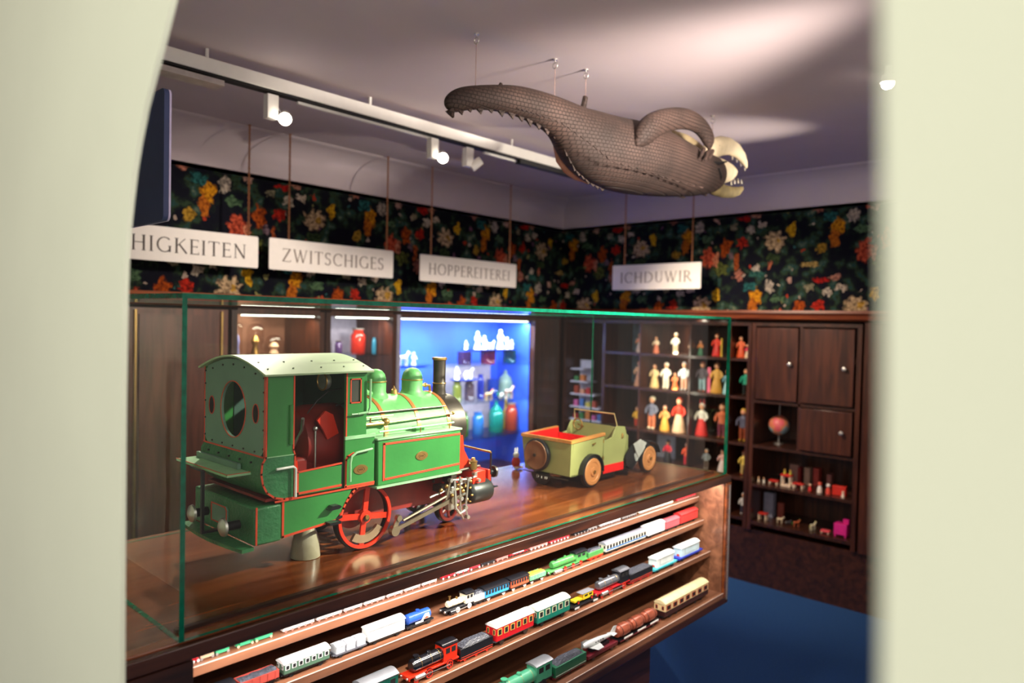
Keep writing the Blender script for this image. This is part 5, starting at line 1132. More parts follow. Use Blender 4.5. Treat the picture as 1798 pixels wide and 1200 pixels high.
def jar(x0, x1, ytop, ybase, z, col, label, shape='jar', lid=None, Yp=2.36, fill=None):
    a, b_ = at(x0, ybase, Y=Yp), at(x1, ybase, Y=Yp); cx = (a.x+b_.x)/2; r = min(.055, (b_.x-a.x)*.30); cx = max(1.742+r, min(2.168-r, cx)) if z == 1.39 else max(2.235+r, min(3.457-r, cx)); h = (at(x0, ytop, Y=Yp).z-at(x0, ybase, Y=Yp).z)*.98
    t = thing({'jar': 'glass_jar', 'cup': 'glass_cup', 'bottle': 'glass_bottle', 'bowl': 'glass_bowl', 'lidded': 'lidded_jar'}[shape], label, 'jar' if shape != 'bottle' else 'bottle', (cx, Yp, z+.0005))
    m = jarglass('jar_%d_%d_%d' % col, col)
    h = min(h, {.80: .232, 1.045: .242, 1.30: .29, 1.39: .20}.get(z, .2)); P = {'jar': [(0, 0), (r*.92, 0), (r, h*.06), (r, h*.72), (r*.86, h*.82), (r*.72, h*.86), (r*.72, h*.97), (r*.80, h), (r*.66, h)],
         'lidded': [(0, 0), (r*.92, 0), (r, h*.06), (r, h*.55), (r*.9, h*.62), (r*.8, h*.64)],
         'cup': [(0, 0), (r*.72, 0), (r*.78, h*.1), (r, h), (r*.93, h)], 'bowl': [(0, 0), (r*.9, 0), (r, h*.2), (r, h), (r*.95, h)],
         'bottle': [(0, 0), (r, 0), (r, h*.55), (r*.5, h*.68), (r*.4, h*.95), (r*.5, h), (r*.3, h)]}[shape]
    MB(m).lathe(P+[(0, P[-1][1]-.001)], (0, 0, 0), 24).build('jar_body', t)
    if shape == 'lidded': MB(m).lathe([(0, h*.64), (r*.86, h*.645), (r*.86, h*.68), (r*.5, h*.78), (r*.2, h*.86), (r*.22, h*.93), (0, h)], (0, 0, 0), 24).build('lid', t)
    if lid: MB(lid).lathe([(0, h*1.0), (r*.84, h*1.002), (r*.84, h*1.06), (0, h*1.07)], (0, 0, 0), 20).build('lid', t)
    if fill:
        b = MB(fill)
        for k in range(5): b.ball((r*.4*math.cos(k*2.4), r*.4*math.sin(k*2.4), r*.35+k*h*.11), r*.30, n=8)
        b.build('contents', t)
    return t
GRY = mat('grey_metal_lid', (110, 100, 96), .4, .5)
jar(610, 646, 577, 620, 1.39, (190, 44, 30), 'large red glass jar on the grey niche shelf', lid=GRY, fill=mat('orange_contents', (220, 90, 40), .5), Yp=2.38)
jar(585, 603, 597, 620, 1.39, (92, 60, 110), 'small purple glass jar left of the large red jar', lid=GRY)
jar(651, 662, 592, 620, 1.39, (60, 140, 170), 'narrow pale blue jar right of the large red jar')
jar(800, 830, 617, 640, 1.30, (70, 40, 90), 'wide dark purple glass bowl under the plate of white figures', 'bowl')
jar(835, 877, 618, 641, 1.30, (150, 16, 50), 'wide crimson glass bowl under the plate of white figures', 'bowl')
jar(880, 908, 617, 640, 1.30, (0, 96, 120), 'wide teal glass bowl under the plate of white figures', 'bowl')
jar(680, 708, 649, 662, 1.045+.17, (190, 20, 40), 'flat red lid-like glass dish below the first white figures', 'bowl') if False else None
jar(792, 812, 665, 702, 1.045, (140, 150, 60), 'olive yellow glass jar beside the locomotive chimney')
jar(813, 834, 663, 702, 1.045, (110, 90, 110), 'grey purple glass jar right of the olive jar')
jar(836, 850, 658, 702, 1.045, (20, 50, 170), 'deep blue tall glass jar on the middle niche shelf', Yp=2.40)
jar(852, 878, 658, 690, 1.045, (10, 60, 170), 'blue tapered glass cup on the middle niche shelf', 'cup', Yp=2.44)
jar(884, 912, 655, 703, 1.045, (150, 180, 170), 'clear greenish lidded glass jar at the right of the middle shelf', 'lidded', Yp=2.42)
jar(851, 888, 704, 778, .80, (0, 130, 120), 'big teal lidded glass jar on the lowest niche shelf', 'lidded')
jar(826, 850, 745, 785, .80, (30, 110, 190), 'bright blue glass jar left of the big teal jar', fill=WHITE)
jar(800, 824, 742, 785, .80, (70, 120, 40), 'green glass jar at the left of the lowest niche shelf', lid=GRY)
jar(890, 914, 732, 778, .80, (170, 60, 40), 'orange red glass jar right of the big teal jar', lid=GRY)
jar(908, 919, 708, 770, .80, (220, 180, 30), 'yellow glass bottle at the right end of the lowest niche shelf', 'bottle', Yp=2.44)
jar(700, 740, 690, 735, .80, (60, 70, 150), 'indigo glass jar at the left of the blue niche') ; jar(748, 780, 670, 702, 1.045, (70, 60, 150), 'violet glass jar between the locomotive domes and chimney')
PORC = mat('white_porcelain', (250, 250, 250), .3, var=.01, emit=None)
PLB = mat('cobalt_plate', (24, 60, 190), .2)
def platter(x0, x1, py, z, label, Yp=2.33):
    a, b_ = at(x0, py, Y=Yp), at(x1, py, Y=Yp); o = MB(PLB).lathe([(0, 0), ((b_.x-a.x)*.40, 0), ((b_.x-a.x)*.5, .010), ((b_.x-a.x)*.5, .013), (0, .008)], (0, 0, 0), 32, sy=min(1, .16/((b_.x-a.x)*.5))*.62 if (b_.x-a.x) > .2 else .8).build('serving_plate', loc=(max(2.235+(b_.x-a.x)/2, min(3.455-(b_.x-a.x)/2, (a.x+b_.x)/2)), Yp, z+.0006))
    return tag(o, label, 'plate')
def white_person(x, Y, z, h, label, sit=False, face=0):
    t = thing('porcelain_figure', label, 'figurine', (x, Y, z), face, 'white porcelain figures in the blue niche')
    MB(PORC).lathe([(h*.20, 0), (h*.22, h*.03), (h*.13, h*.35), (h*.10, h*.52), (h*.14, h*.66), (h*.12, h*.74), (h*.04, h*.79), (0, h*.8)], n=14, sy=.8).build('body', t)
    MB(PORC).ball((0, 0, h*.88), h*.085, h*.09, h*.11).build('head', t)
    for s in (-1, 1): MB(PORC).tube([(s*h*.12, 0, h*.70), (s*h*.20, -h*.05, h*.55), (s*h*.16, -h*.14, h*.45)], [h*.045, h*.04, h*.03], 8).build('arm', t)
def quadruped(name, label, cat, x, Y, z, L, m, m2=None, face=0, group=None, mane=False):
    t = thing(name, label, cat, (x, Y, z), face, group); H = L*.9
    MB(m).tube([(-L*.36, 0, H*.56), (-L*.25, 0, H*.60), (0, 0, H*.56), (L*.22, 0, H*.60), (L*.32, 0, H*.68), (L*.42, 0, H*.88), (L*.46, 0, H*.93), (L*.60, 0, H*.84)], [L*.06, L*.13, L*.13, L*.13, L*.10, L*.075, L*.07, L*.04], 10).build('body', t)
    for sx in (-1, 1):
        for s in (-1, 1): MB(m).tube([(sx*L*.25, s*L*.08, H*.5), (sx*L*.27+.02*L, s*L*.08, H*.26), (sx*L*.25, s*L*.08, 0)], [L*.065, L*.04, L*.045], 8).build('leg', t)
    for s in (-1, 1): MB(m2 or m).cyl((L*.44, s*L*.04, H*.95), (L*.42, s*L*.06, H*1.06), L*.03, L*.005, 6).build('ear', t)
    MB(m2 or m).tube([(-L*.36, 0, H*.58), (-L*.46, 0, H*.5), (-L*.48, 0, H*.3)], [L*.03, L*.035, L*.02], 7).build('tail', t)
    if mane: MB(m2 or m).tube([(L*.26, 0, H*.76), (L*.34, 0, H*.92), (L*.42, 0, H*.99)], [L*.03, L*.045, L*.03], 7).build('mane', t)
    return t
GP = 'white porcelain figures in the blue niche'  # plates and white figures model a reflection as objects on the shelves
platter(662, 735, 643, 1.30, 'cobalt blue oval plate with three white figures, left in the blue niche')
z = 1.3095
for px, h, l_ in ((690, .12, 'white porcelain standing figure at the left of the first blue plate'), (726, .085, 'white porcelain leaning figure at the right of the first blue plate')): x, Y, _ = pxpos(px, 641, z, 2.33); white_person(x, Y, z, h, l_)
x, Y, _ = pxpos(707, 641, z, 2.33); quadruped('porcelain_horse', 'white porcelain animal in the middle of the first blue plate', 'figurine', x, Y, z, .10, PORC, group=GP)
h_ = (at(835, 618, Y=2.36).z-at(835, 641, Y=2.36).z)*.98; platter(812, 900, 617, 1.3005+h_, 'cobalt blue oval plate of white figures resting on the glass bowls', 2.36); z = 1.3005+h_+.0096
for i, (px, h) in enumerate(((818, .065), (838, .13), (850, .10), (878, .145), (890, .09), (898, .07))):
    x, Y, _ = pxpos(px, 616, z, 2.35); white_person(x, Y, z, h, ['shortest white porcelain figure at the left edge of the upper blue plate', 'tall white porcelain figure left of centre on the upper blue plate', 'middle-sized white porcelain figure near the centre of the upper blue plate', 'tallest white porcelain figure on the upper blue plate', 'white porcelain figure just right of the tallest one', 'small white porcelain figure at the right edge of the upper blue plate'][i])
x, Y, _ = pxpos(862, 616, z, 2.35); quadruped('porcelain_horse', 'low white porcelain animal beside the tallest figure on the upper plate', 'figurine', x, Y, z, .07, PORC, group=GP)
x, Y, _ = pxpos(803, 665, 1.19, 2.36); hh = (at(795, 665, Y=2.36).z-at(795, 702, Y=2.36).z)*.98
platter(792, 836, 664, 1.0455+hh, 'small cobalt blue plate of white figures on the olive and grey jars', 2.36); hh = min(hh, .242); z = 1.0455+hh+.0096
x, Y, _ = pxpos(802, 664, z); white_person(x, Y, z, min(.11, 1.29-z), 'white porcelain seated figure right of the locomotive chimney')
x, Y, _ = pxpos(822, 664, z); quadruped('porcelain_horse', 'white porcelain prancing horse right of the locomotive chimney', 'figurine', x, Y, z, min(.12, (1.29-z)*.95), PORC, group=GP)
x, Y, _ = pxpos(858, 703, 1.045, 2.27); quadruped('toy_horse', 'cream wooden toy horse with red hooves on the middle niche shelf', 'toy animal', x, Y, 1.0485, .085, mat('cream_wood', (226, 190, 140), .5), mat('toy_red', (200, 50, 40), .5), mane=True)
x, Y, _ = pxpos(893, 703, 1.045, 2.29); quadruped('toy_cow', 'pale pink and brown toy cow on the middle niche shelf', 'toy animal', x, Y, 1.0485, .10, mat('cow_pink', (226, 190, 180), .5), mat('cow_brown', (110, 60, 40), .5))
x, Y, _ = pxpos(879, 703, 1.045, 2.25); t = thing('toy_rooster', 'small white and green toy rooster between toy horse and cow', 'toy animal', (x, Y, 1.0455))
MB(PORC).ball((0, 0, .03), .024, .016, .018).build('body', t); MB(mat('rooster_green', (60, 150, 110), .5)).tube([(-.016, 0, .036), (-.03, 0, .05), (-.034, 0, .035)], [.010, .008, .004], 7).build('tail', t); MB(PORC).tube([(.014, 0, .036), (.020, 0, .052)], [.010, .008], 7).build('neck', t); MB(BRASS).cyl((0, 0, 0), (0, 0, .015), .004).build('leg', t)
# glass domes, birdcage
for i, (x0, x1, yt, yb_) in enumerate(((401, 417, 566, 622), (434, 462, 568, 624), (463, 499, 588, 626))):
    a, b_ = at(x0, 600, Y=2.32), at(x1, 600, Y=2.32); r = (b_.x-a.x)*.48; h = at(x0, yt, Y=2.32).z-1.39
    t = thing('glass_dome', ['narrow glass dome at the left in the copper-backed niche', 'middle glass dome in the copper-backed niche', 'widest glass dome in the copper-backed niche'][i], 'glass dome', ((a.x+b_.x)/2 if i else 1.26, 2.32, 1.3905)); r = min(r, .052)
    MB(clear_glass('dome_glass', (.93, .9, .88), 1)).lathe([(r, .012), (r, h-r)]+[(r*math.cos(q), h-r+r*math.sin(q)) for q in [k*PI/2/6 for k in range(1, 7)]], n=28).build('dome', t)
    MB(WDV).lathe([(0, 0), (r*1.15, 0), (r*1.15, .008), (r, .0118), (0, .0118)], n=28).build('base', t)
    MB([mat('lilac_blob', (130, 130, 190), .4), BRASS, mat('ivory_blob', (220, 180, 150), .4)][i]).lathe([(0, .012), (r*.5, .0125), (r*.3, h*.3), (r*.5, h*.45), (r*.3, h*.6), (0, h*.66)], n=16).build('ornament', t)
p0 = at(565, 618, Y=2.36); t = thing('bird_cage', 'small dark wire bird cage with loops on top in the grey niche', 'bird cage', (1.80, 2.36, 1.3905))
MB(GUN).lathe([(0, 0), (.05, 0), (.05, .006), (0, .0065)], n=24).build('base', t); b = MB(mat('cage_wire', (90, 84, 92), .4, .6))
for k in range(12):
    q = 2*PI*k/12; b.tube([(.046*math.cos(q), .046*math.sin(q), .006), (.046*math.cos(q), .046*math.sin(q), .06), (.034*math.cos(q), .034*math.sin(q), .095), (0, 0, .115)], .0012, 5)
b.torus((0, 0, .128), .012, .0014, ax=1, n=16, k=5); b.torus((0, 0, .06), .046, .0012, ax=2, n=24, k=5); b.build('wire_bars', t)
# ================================================================== PAINTED DOLLS IN THE PIGEONHOLES
SK = mat('doll_skin', (214, 150, 112), .5)
def cm(c): return mat('doll_%d_%d_%d' % c, c, .5)
def doll(px, py, z, hpx, kind, c1, c2, label, hair=(60, 40, 30), X=3.86, prop=None, skin=None):
    p = at(px, py, X=X); h = (at(px, py-hpx, X=X).z-p.z); sk = cm(skin) if skin else SK
    for lo_, hi_ in ((.0225, .135), (.146, .414), (.425, .799), (.810, 1.099)):
        yl = p.y-.69
        if lo_-.02 <= yl <= hi_+.02 and (abs(yl-(lo_+hi_)/2) <= (hi_-lo_)/2+.012): p.y = .69+max(lo_+h*(.31 if prop in ('pole', 'panel') else .238), min(hi_-h*.238, yl)); break
    t = thing('painted_doll', label, 'doll', (X, p.y, z+.0004), -PI/2)
    if kind == 'robe':
        MB(cm(c1)).lathe([(0, 0), (h*.20, 0), (h*.21, h*.03), (h*.15, h*.30), (h*.10, h*.50), (h*.06, h*.52), (0, h*.53)], n=14, sy=.8).build('skirt', t)
        MB(cm(c2)).lathe([(0, h*.48), (h*.10, h*.49), (h*.13, h*.62), (h*.13, h*.70), (h*.05, h*.77), (0, h*.78)], n=12, sy=.7).build('torso', t)
    else:
        for s in (-1, 1):
            MB(cm(c2)).tube([(s*h*.07, 0, h*.03), (s*h*.07, 0, h*.25), (s*h*.06, 0, h*.46)], [h*.05, h*.055, h*.07], 8).build('leg', t)
            MB(cm(hair)).ball((s*h*.07, -h*.03, h*.03), h*.045, h*.08, h*.03, 8).build('shoe', t)
        MB(cm(c1)).lathe([(0, h*.40), (h*.13, h*.41), (h*.11, h*.52), (h*.14, h*.68), (h*.05, h*.77), (0, h*.78)], n=12, sy=.7).build('torso', t)
    for s in (-1, 1):
        MB(cm(c2 if kind == 'robe' else c1)).tube([(s*h*.12, 0, h*.70), (s*h*.19, -h*.02, h*.56), (s*h*.15, -h*.12, h*.47)], [h*.04, h*.04, h*.03], 7).build('arm', t)
    hd = MB(sk).ball((0, 0, h*.87), h*.085, h*.085, h*.10).build('head', t)
    MB(cm(hair)).ball((0, h*.02, h*.90), h*.095, h*.09, h*.095, 10).build('hair', hd)
    if prop == 'hat': MB(cm(c1)).lathe([(h*.13, h*.93), (h*.08, h*.94), (h*.07, h*1.0), (0, h*1.01)], n=12).build('hat', t)
    if prop == 'pole': MB(cm((226, 180, 60))).cyl((h*.26, -h*.05, 0), (h*.26, -h*.05, h*.8), h*.035).build('staff', t)
    if prop == 'panel': MB(cm((226, 100, 130))).box(h*.17, .0, 0, h*.28, h*.04, h*.8).build('pink_board', t)
    if prop == 'stand': MB(cm((120, 150, 80))).cyl((0, 0, 0), (0, 0, h*.12), h*.10, h*.06).build('stand', t)
    if prop == 'ears':
        for s in (-1, 1): MB(cm(c1)).ball((s*h*.06, 0, h*1.02), h*.03, h*.02, h*.10, 8).build('ear', t)
    return t
z1, z2, z3, z4, z5 = FZ
D = [
 (1123, 618, z1, 34, 'robe', (226, 200, 190), (236, 160, 120), 'doll in a peach dress on the top pigeonhole shelf, leftmost', (180, 60, 40)),
 (1152, 618, z1, 30, 'robe', (206, 110, 80), (220, 190, 160), 'doll in an orange skirt on the top shelf, second from the left'),
 (1186, 619, z1, 38, 'legs', (236, 226, 206), (220, 190, 160), 'big white puffy doll on the top pigeonhole shelf', (236, 226, 206)),
 (1214, 620, z1, 26, 'legs', (190, 150, 120), (30, 70, 80), 'small doll in dark blue trousers on the top shelf'),
 (1230, 620, z1, 27, 'robe', (50, 110, 80), (200, 120, 60), 'small doll in a green skirt beside the dark blue one'),
 (1258, 622, z1, 40, 'robe', (200, 34, 24), (214, 60, 40), 'doll in a bright red robe on the top shelf, beside a yellow staff', (120, 60, 30)),
 (1299, 626, z1, 38, 'robe', (206, 80, 36), (220, 110, 70), 'black-haired doll in an orange robe right of the glass case', (20, 16, 20)),
 (1312, 628, z1, 24, 'robe', (214, 190, 160), (220, 60, 90), 'small doll with a pink top beside the orange robe doll', (230, 200, 180)),
 (1123, 679, z2, 46, 'robe', (200, 140, 110), (220, 170, 140), 'peach-coloured long doll on the second shelf, leftmost'),
 (1149, 681, z2, 42, 'robe', (222, 180, 120), (226, 190, 140), 'cream and gold robed doll on the second shelf'),
 (1169, 684, z2, 46, 'legs', (238, 224, 204), (236, 216, 190), 'fat white bear-like doll on the second shelf', (238, 224, 204)),
 (1185, 684, z2, 30, 'robe', (230, 110, 50), (230, 130, 80), 'small orange doll beside the white bear-like doll'),
 (1201, 685, z2, 50, 'legs', (206, 206, 206), (220, 160, 130), 'pale grey jointed doll on the second shelf', (206, 206, 206)),
 (1232, 688, z2, 54, 'legs', (90, 80, 90), (150, 180, 190), 'bare-armed doll in pale blue trousers with a pink board', (170, 70, 30)),
 (1258, 691, z2, 54, 'robe', (200, 140, 50), (214, 160, 80), 'doll in a golden robe stretching out one arm', (180, 110, 60)),
 (1278, 694, z2, 44, 'robe', (150, 190, 196), (120, 160, 176), 'pale blue robed doll seen at the edge of the glass case', (200, 120, 90)),
 (1311, 696, z2, 48, 'legs', (40, 150, 120), (24, 30, 30), 'thin doll in a sea green tunic on the second shelf', (60, 50, 40)),
 (1118, 750, z3, 36, 'legs', (230, 170, 40), (200, 60, 30), 'small yellow and red doll on the third shelf, leftmost'),
 (1143, 752, z3, 58, 'legs', (110, 110, 130), (220, 120, 80), 'doll with big white hair in a grey jacket on the third shelf', (240, 226, 196)),
 (1167, 755, z3, 46, 'robe', (226, 160, 60), (220, 150, 80), 'slim yellow doll beside the white-haired one'),
 (1192, 760, z3, 62, 'robe', (224, 176, 140), (220, 50, 24), 'dancing doll in red and yellow dress on a little stand', (200, 60, 40)),
 (1231, 764, z3, 58, 'robe', (224, 40, 30), (236, 226, 214), 'white rabbit-like doll in a red apron on the third shelf', (236, 226, 214)),
 (1267, 770, z3, 62, 'legs', (190, 90, 50), (110, 24, 50), 'doll in a brown coat and burgundy trousers on the third shelf', (150, 80, 40)),
 (1304, 772, z3, 58, 'legs', (90, 90, 110), (150, 70, 40), 'doll with a golden helmet and grey jacket right of the glass case', (190, 150, 50)),
 (1172, 812, z4, 40, 'robe', (30, 26, 30), (206, 30, 50), 'doll in a red cap and red top on the fourth shelf', (200, 20, 40)),
 (1206, 816, z4, 42, 'legs', (220, 80, 40), (200, 30, 50), 'dark-haired doll in orange and red on the fourth shelf', (30, 26, 30)),
 (1240, 822, z4, 36, 'legs', (130, 130, 130), (110, 90, 80), 'grey doll in the dim part of the fourth shelf', (180, 170, 160)),
 (1268, 828, z4, 40, 'robe', (220, 190, 180), (220, 160, 150), 'pale pink doll near the edge of the glass case on the fourth shelf'),
 (1306, 832, z4, 44, 'legs', (220, 190, 90), (206, 176, 110), 'doll in a yellow coat and red shoes right of the glass case', (180, 50, 40)),
 (1305, 888, z5, 38, 'legs', (220, 214, 210), (60, 60, 80), 'white and black doll in the lowest pigeonhole', (220, 214, 210)),
]
PRP = {'pink board': 'panel', 'little stand': 'stand', 'rabbit': 'ears', 'red cap': 'hat', 'slim yellow': None, 'red cap and': 'pole', 'bright red robe': 'pole'}
for d in D:
    pr = next((v for k, v in PRP.items() if k in d[7] and v), None)
    doll(d[0], d[1], d[2], d[3], d[4], d[5], d[6], d[7], d[8] if len(d) > 8 else (70, 40, 30), prop=pr)
tag(MB(mat('lilac_card', (170, 168, 190), .6)).box(0, -.075, 0, .006, .075, .17).build('backing_card', loc=(4.0, at(1158, 812, X=3.95).y-.02, z4+.0005)), 'pale lilac card standing behind the red-capped doll', 'card')
# white stepped shelves of small toys and pale blue cloths in place of a reflection near the room corner
t = thing('stepped_toy_shelf', 'white stepped miniature shop shelf in the corner of the right cabinets', 'miniature shelf', (3.80, 1.965, .8735))
WS = mat('white_card', (206, 198, 220), .5)
for k, (zz, w_) in enumerate(((.0005, .30), (.095, .27), (.19, .22), (.285, .16), (.38, .12))):
    MB(WS).box(0, -w_+.15, zz, .12, .15, zz+.010).build('tread', t)
MB(WS).box(.1205, .03, 0, .1255, .15, .45).build('back', t)
cols = [(180, 40, 40), (60, 120, 70), (210, 120, 60), (200, 90, 150), (70, 110, 180), (200, 180, 90), (160, 60, 40), (220, 150, 120)]
lb = ['red', 'green', 'orange', 'pink', 'blue', 'yellow', 'brown red', 'peach']; lv = ['lowest', 'second', 'third', 'fourth']
for k, (zz, n) in enumerate(((.0112, 5), (.1052, 4), (.2002, 3), (.2952, 2))):
    for i in range(n):
        c = cols[(k*3+i) % 8]; y = 1.965+.125-.055*i-.02; hgt = .035+.012*((i+k) % 3)
        o = MB(cm(c)).box(-.018, -.018, 0, .018, .018, hgt).add([], []).build('miniature_box', loc=(3.83, y, .873+zz+.0003), bev=.002)
        tag(o, 'tiny %s box on the %s tread of the stepped shelf, %s from the corner' % (lb[(k*3+i) % 8], lv[k], ['first', 'second', 'third', 'fourth', 'fifth'][i]), 'box', 'tiny boxes on the stepped toy shelf')
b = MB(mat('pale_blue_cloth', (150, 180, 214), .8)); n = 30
b.rings([[(3.90+.010*math.sin(i*1.3), 1.44-.0-.42*0+(-.0)+(.18-.36*i/n)*.0+1.0*0, 0) for i in range(2)] for _ in range(2)], cap=False) if False else None
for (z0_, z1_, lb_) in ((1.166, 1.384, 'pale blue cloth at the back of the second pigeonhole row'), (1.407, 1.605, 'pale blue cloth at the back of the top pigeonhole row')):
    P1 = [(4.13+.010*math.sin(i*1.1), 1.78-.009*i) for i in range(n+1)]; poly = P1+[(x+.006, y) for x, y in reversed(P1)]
    o = MB(mat('pale_blue_cloth', (150, 180, 214), .8)).prism(poly, z0_, z1_, ax=2).build('cloth_backdrop'); tag(o, lb_, 'cloth')  # cloth stands in for a pale blue reflection in the glass
# ================================================================== GLOBE AND TOYS IN THE DOOR CABINET
gp = at(1368, 747, X=3.93); t = thing('globe', 'small pink and orange globe on a metal rod in the open niche', 'globe', (3.93, gp.y, .8735))
r = .062; gz = gp.z-.8735
gm = mat('globe_map', (216, 130, 110), .4); N_, L_ = nodes(gm); rp = [q for q in N_ if q.type == 'VALTORGB'][0]; nn = [q for q in N_ if q.type == 'TEX_NOISE'][0]; nn.inputs['Scale'].default_value = 14
rp.color_ramp.elements[0].position = .42; rp.color_ramp.elements[0].color = lin((150, 180, 190))+(1,); rp.color_ramp.elements[1].position = .50; rp.color_ramp.elements[1].color = lin((226, 140, 90))+(1,); e_ = rp.color_ramp.elements.new(.6); e_.color = lin((226, 100, 110))+(1,)
MB(gm).ball((0, 0, gz), r, n=28).build('sphere', t); MB(STEEL).cyl((0, 0, 0), (0, 0, gz-r), .004).build('rod', t); MB(STEEL).cyl((0, 0, gz+r), (0, 0, 1.134-.8735), .003).build('rod', t); MB(STEEL).cyl((0, 0, 0.0), (0, 0, .006), .03).build('foot', t)
TZ1, TZ2 = .6315, .3955
RDT = cm((206, 40, 24)); CRM = cm((232, 206, 176))
def toybox(px, py, z, w_, h, m, name, label, cat, X=3.86, d=.03):
    p = at(px, py, X=X); o = MB(m).box(-d/2, -w_/2, 0, d/2, w_/2, h).build(name, loc=(X, p.y, z+.0004), bev=.002); return tag(o, label, cat)
def toytable(px, py, z, w_, h, label, X=3.86, m=None, name='toy_table'):
    p = at(px, py, X=X); t = thing(name, label, 'toy furniture', (X, p.y, z+.0004))
    MB(m or RDT).box(-.02, -w_/2, h-.010, .02, w_/2, h).build('top', t, bev=.002)
    for a in (-1, 1):
        for b_ in (-1, 1): MB(CRM).box(a*.015-.003, b_*(w_/2-.006)-.004, 0, a*.015+.003, b_*(w_/2-.006)+.004, h-.0102).build('leg', t)
def peg(px, py, z, h, c1, c2, label, X=3.84):
    p = at(px, py, X=X); t = thing('peg_doll', label, 'toy figure', (X, p.y, z+.0004)); MB(cm(c1)).lathe([(0, 0), (h*.24, 0), (h*.20, h*.4), (h*.10, h*.66), (0, h*.67)], n=12).build('body', t); MB(cm(c2)).ball((0, 0, h*.80), h*.19, n=10).build('head', t)
peg(1332, 850, TZ1, .035, (222, 200, 170), (214, 160, 120), 'tiny cream peg doll at the left end of the toy shelf'); peg(1341, 851, TZ1, .035, (232, 226, 214), (214, 160, 120), 'tiny white peg doll second from the left on the toy shelf')
toytable(1359, 853, TZ1, .055, .026, 'low red toy bench left of the tall toy stall')
t_ = at(1381, 858, X=3.86); t = thing('toy_stall', 'tall toy stall with red roof and white posts', 'toy building', (3.86, t_.y, TZ1+.0004))
MB(RDT).box(-.022, -.032, .062, .022, .032, .074).build('roof', t, bev=.002); MB(CRM).box(-.02, -.030, 0, .02, .030, .012).build('floor', t)
for a in (-1, 1):
    for b_ in (-1, 1): MB(CRM).box(a*.016-.004, b_*.024-.004, .0122, a*.016+.004, b_*.024+.004, .0618).build('post', t)
for k, px in enumerate((1377, 1387)): peg(px, 858, TZ1+.0748, .030, (200, 190, 60), (214, 160, 80), ['tiny yellow peg doll on the left of the stall roof', 'tiny yellow peg doll on the right of the stall roof'][k], X=3.86)
toytable(1402, 860, TZ1, .062, .032, 'red toy table with cream legs right of the stall')
peg(1422, 862, TZ1, .045, (206, 30, 24), (226, 180, 150), 'round red peg doll in the middle of the toy shelf')
peg(1439, 866, TZ1, .065, (232, 220, 206), (220, 80, 60), 'tall white peg doll with red head'); peg(1454, 867, TZ1, .062, (220, 70, 50), (232, 220, 206), 'tall red peg doll with white head')
toybox(1474, 868, TZ1, .075, .055, RDT, 'toy_block', 'large red toy block at the right end of the toy shelf', 'toy block'); peg(1480, 872, TZ1, .040, (232, 214, 190), (230, 180, 150), 'cream peg doll in front of the large red block', X=3.81)
RW = cm((170, 130, 120)); 
for i, (px, w_, h, c) in enumerate(((1395, .07, .115, (150, 110, 100)), (1404, .022, .10, (140, 30, 30)), (1418, .045, .105, (176, 140, 120)), (1434, .045, .110, (170, 60, 50)), (1457, .035, .085, (150, 90, 80)))):
    toybox(px, 862, TZ1, w_*.75, h, cm(c), 'toy_box_stack', ['dusty pink toy box at the back left of the toy shelf', 'narrow dark red toy box at the back', 'beige toy box at the back centre of the toy shelf', 'red patterned toy box at the back right', 'low brown toy box at the back right end'][i], 'toy box', X=4.02, d=.05)
toybox(1351, 905, TZ2, .060, .155, cm((150, 150, 170)), 'grey_tower_block', 'tall grey toy block tower on the lower toy shelf', 'toy block', X=3.97, d=.05)
toytable(1340, 908, TZ2, .055, .045, 'red topped toy table on the lower toy shelf')
toybox(1371, 910, TZ2, .035, .10, cm((150, 70, 56)), 'brick_tower', 'narrow brick red toy tower on the lower toy shelf', 'toy block', X=3.98)
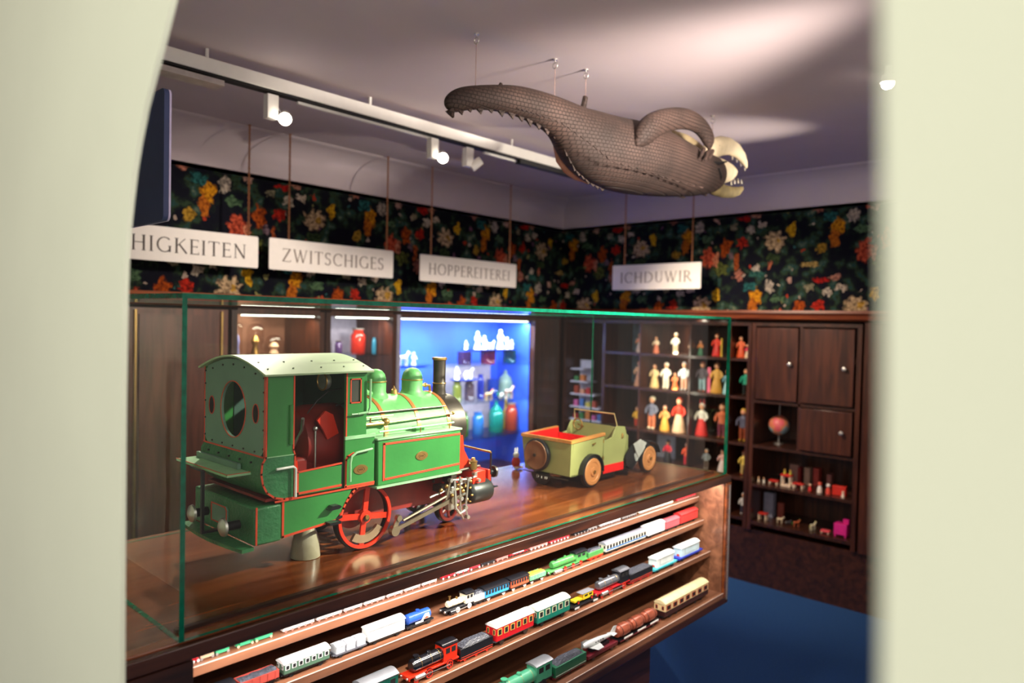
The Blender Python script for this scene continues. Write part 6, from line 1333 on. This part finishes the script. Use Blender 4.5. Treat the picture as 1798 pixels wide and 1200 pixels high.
for i, (px, py, L, c, c2) in enumerate(((1369, 913, .05, (226, 206, 170), (60, 60, 60)), (1384, 915, .035, (60, 60, 64), (220, 220, 220)), (1398, 917, .05, (170, 80, 40), (70, 160, 80)), (1427, 922, .055, (214, 206, 170), (200, 180, 60)))):
    p = at(px, py, X=3.86); quadruped('toy_animal', ['cream toy animal on the lower toy shelf', 'small black and white toy animal on the lower toy shelf', 'brown toy animal with green back on the lower toy shelf', 'pale yellow toy animal on the lower toy shelf'][i], 'toy animal', 3.86, p.y, TZ2+.0004, L, cm(c), cm(c2), face=-PI/2+.4*i)
toytable(1450, 925, TZ2, .05, .016, 'flat pink and orange toy plank on the lower toy shelf', m=cm((230, 80, 90)), name='toy_bench')
t_ = at(1478, 930, X=3.86); t = thing('dolls_house_chest', 'bright magenta toy chest on short legs at the right end of the lower toy shelf', 'toy furniture', (3.86, t_.y, TZ2+.0004)); MG = cm((214, 30, 130))
MB(MG).box(-.03, -.036, .012, .03, .036, .075).build('body', t, bev=.002); MB(MG).box(-.0, -.036, .0755, .03, -.006, .10).build('back_rest', t)
for a in (-1, 1):
    for b_ in (-1, 1): MB(MG).box(a*.024-.004, b_*.028-.004, 0, a*.024+.004, b_*.028+.004, .0118).build('leg', t)
# small toy figure beside the car at the back of the counter
p = at(900, 822, Z=ZT); t = thing('toy_rabbit', 'small red and white toy rabbit behind the rear of the green car', 'toy animal', (p.x, p.y-.02, ZT)); t.location = (p.x, .60, ZT)
MB(RDT).ball((0, 0, .024), .018, .016, .022).build('body', t); MB(PORC).ball((0, 0, .052), .012, n=10).build('head', t)
for s in (-1, 1): MB(PORC).ball((s*.006, 0, .070), .003, .003, .012, 8).build('ear', t)
for s in (-1, 1): MB(CRM).ball((s*.012, -.014, .006), .007, .012, .0055, 8).build('foot', t)

# ------------------------------------------------------------------ groups of repeats
GR = {'doll': 'painted dolls in the pigeonholes', 'jar': 'coloured glass jars in the niches', 'model wagon': 'model train vehicles on the counter shelves', 'model coach': 'model train vehicles on the counter shelves',
      'model tender': 'model train vehicles on the counter shelves', 'miniature wagon': 'tiny train vehicles on the top counter shelf', 'miniature locomotive': 'tiny train vehicles on the top counter shelf', 'toy figure': 'peg dolls on the toy shelf',
      'toy box': 'toy boxes at the back of the toy shelf', 'glass dome': 'glass domes in the copper-backed niche', 'plate': 'cobalt blue plates in the blue niche', 'cornice': 'moulded wooden cornices', 'cloth': 'pale blue cloths behind the dolls'}
for o in list(bpy.data.objects):
    if o.parent is None and o.get('category') in GR and not o.get('group'): o['group'] = GR[o['category']]
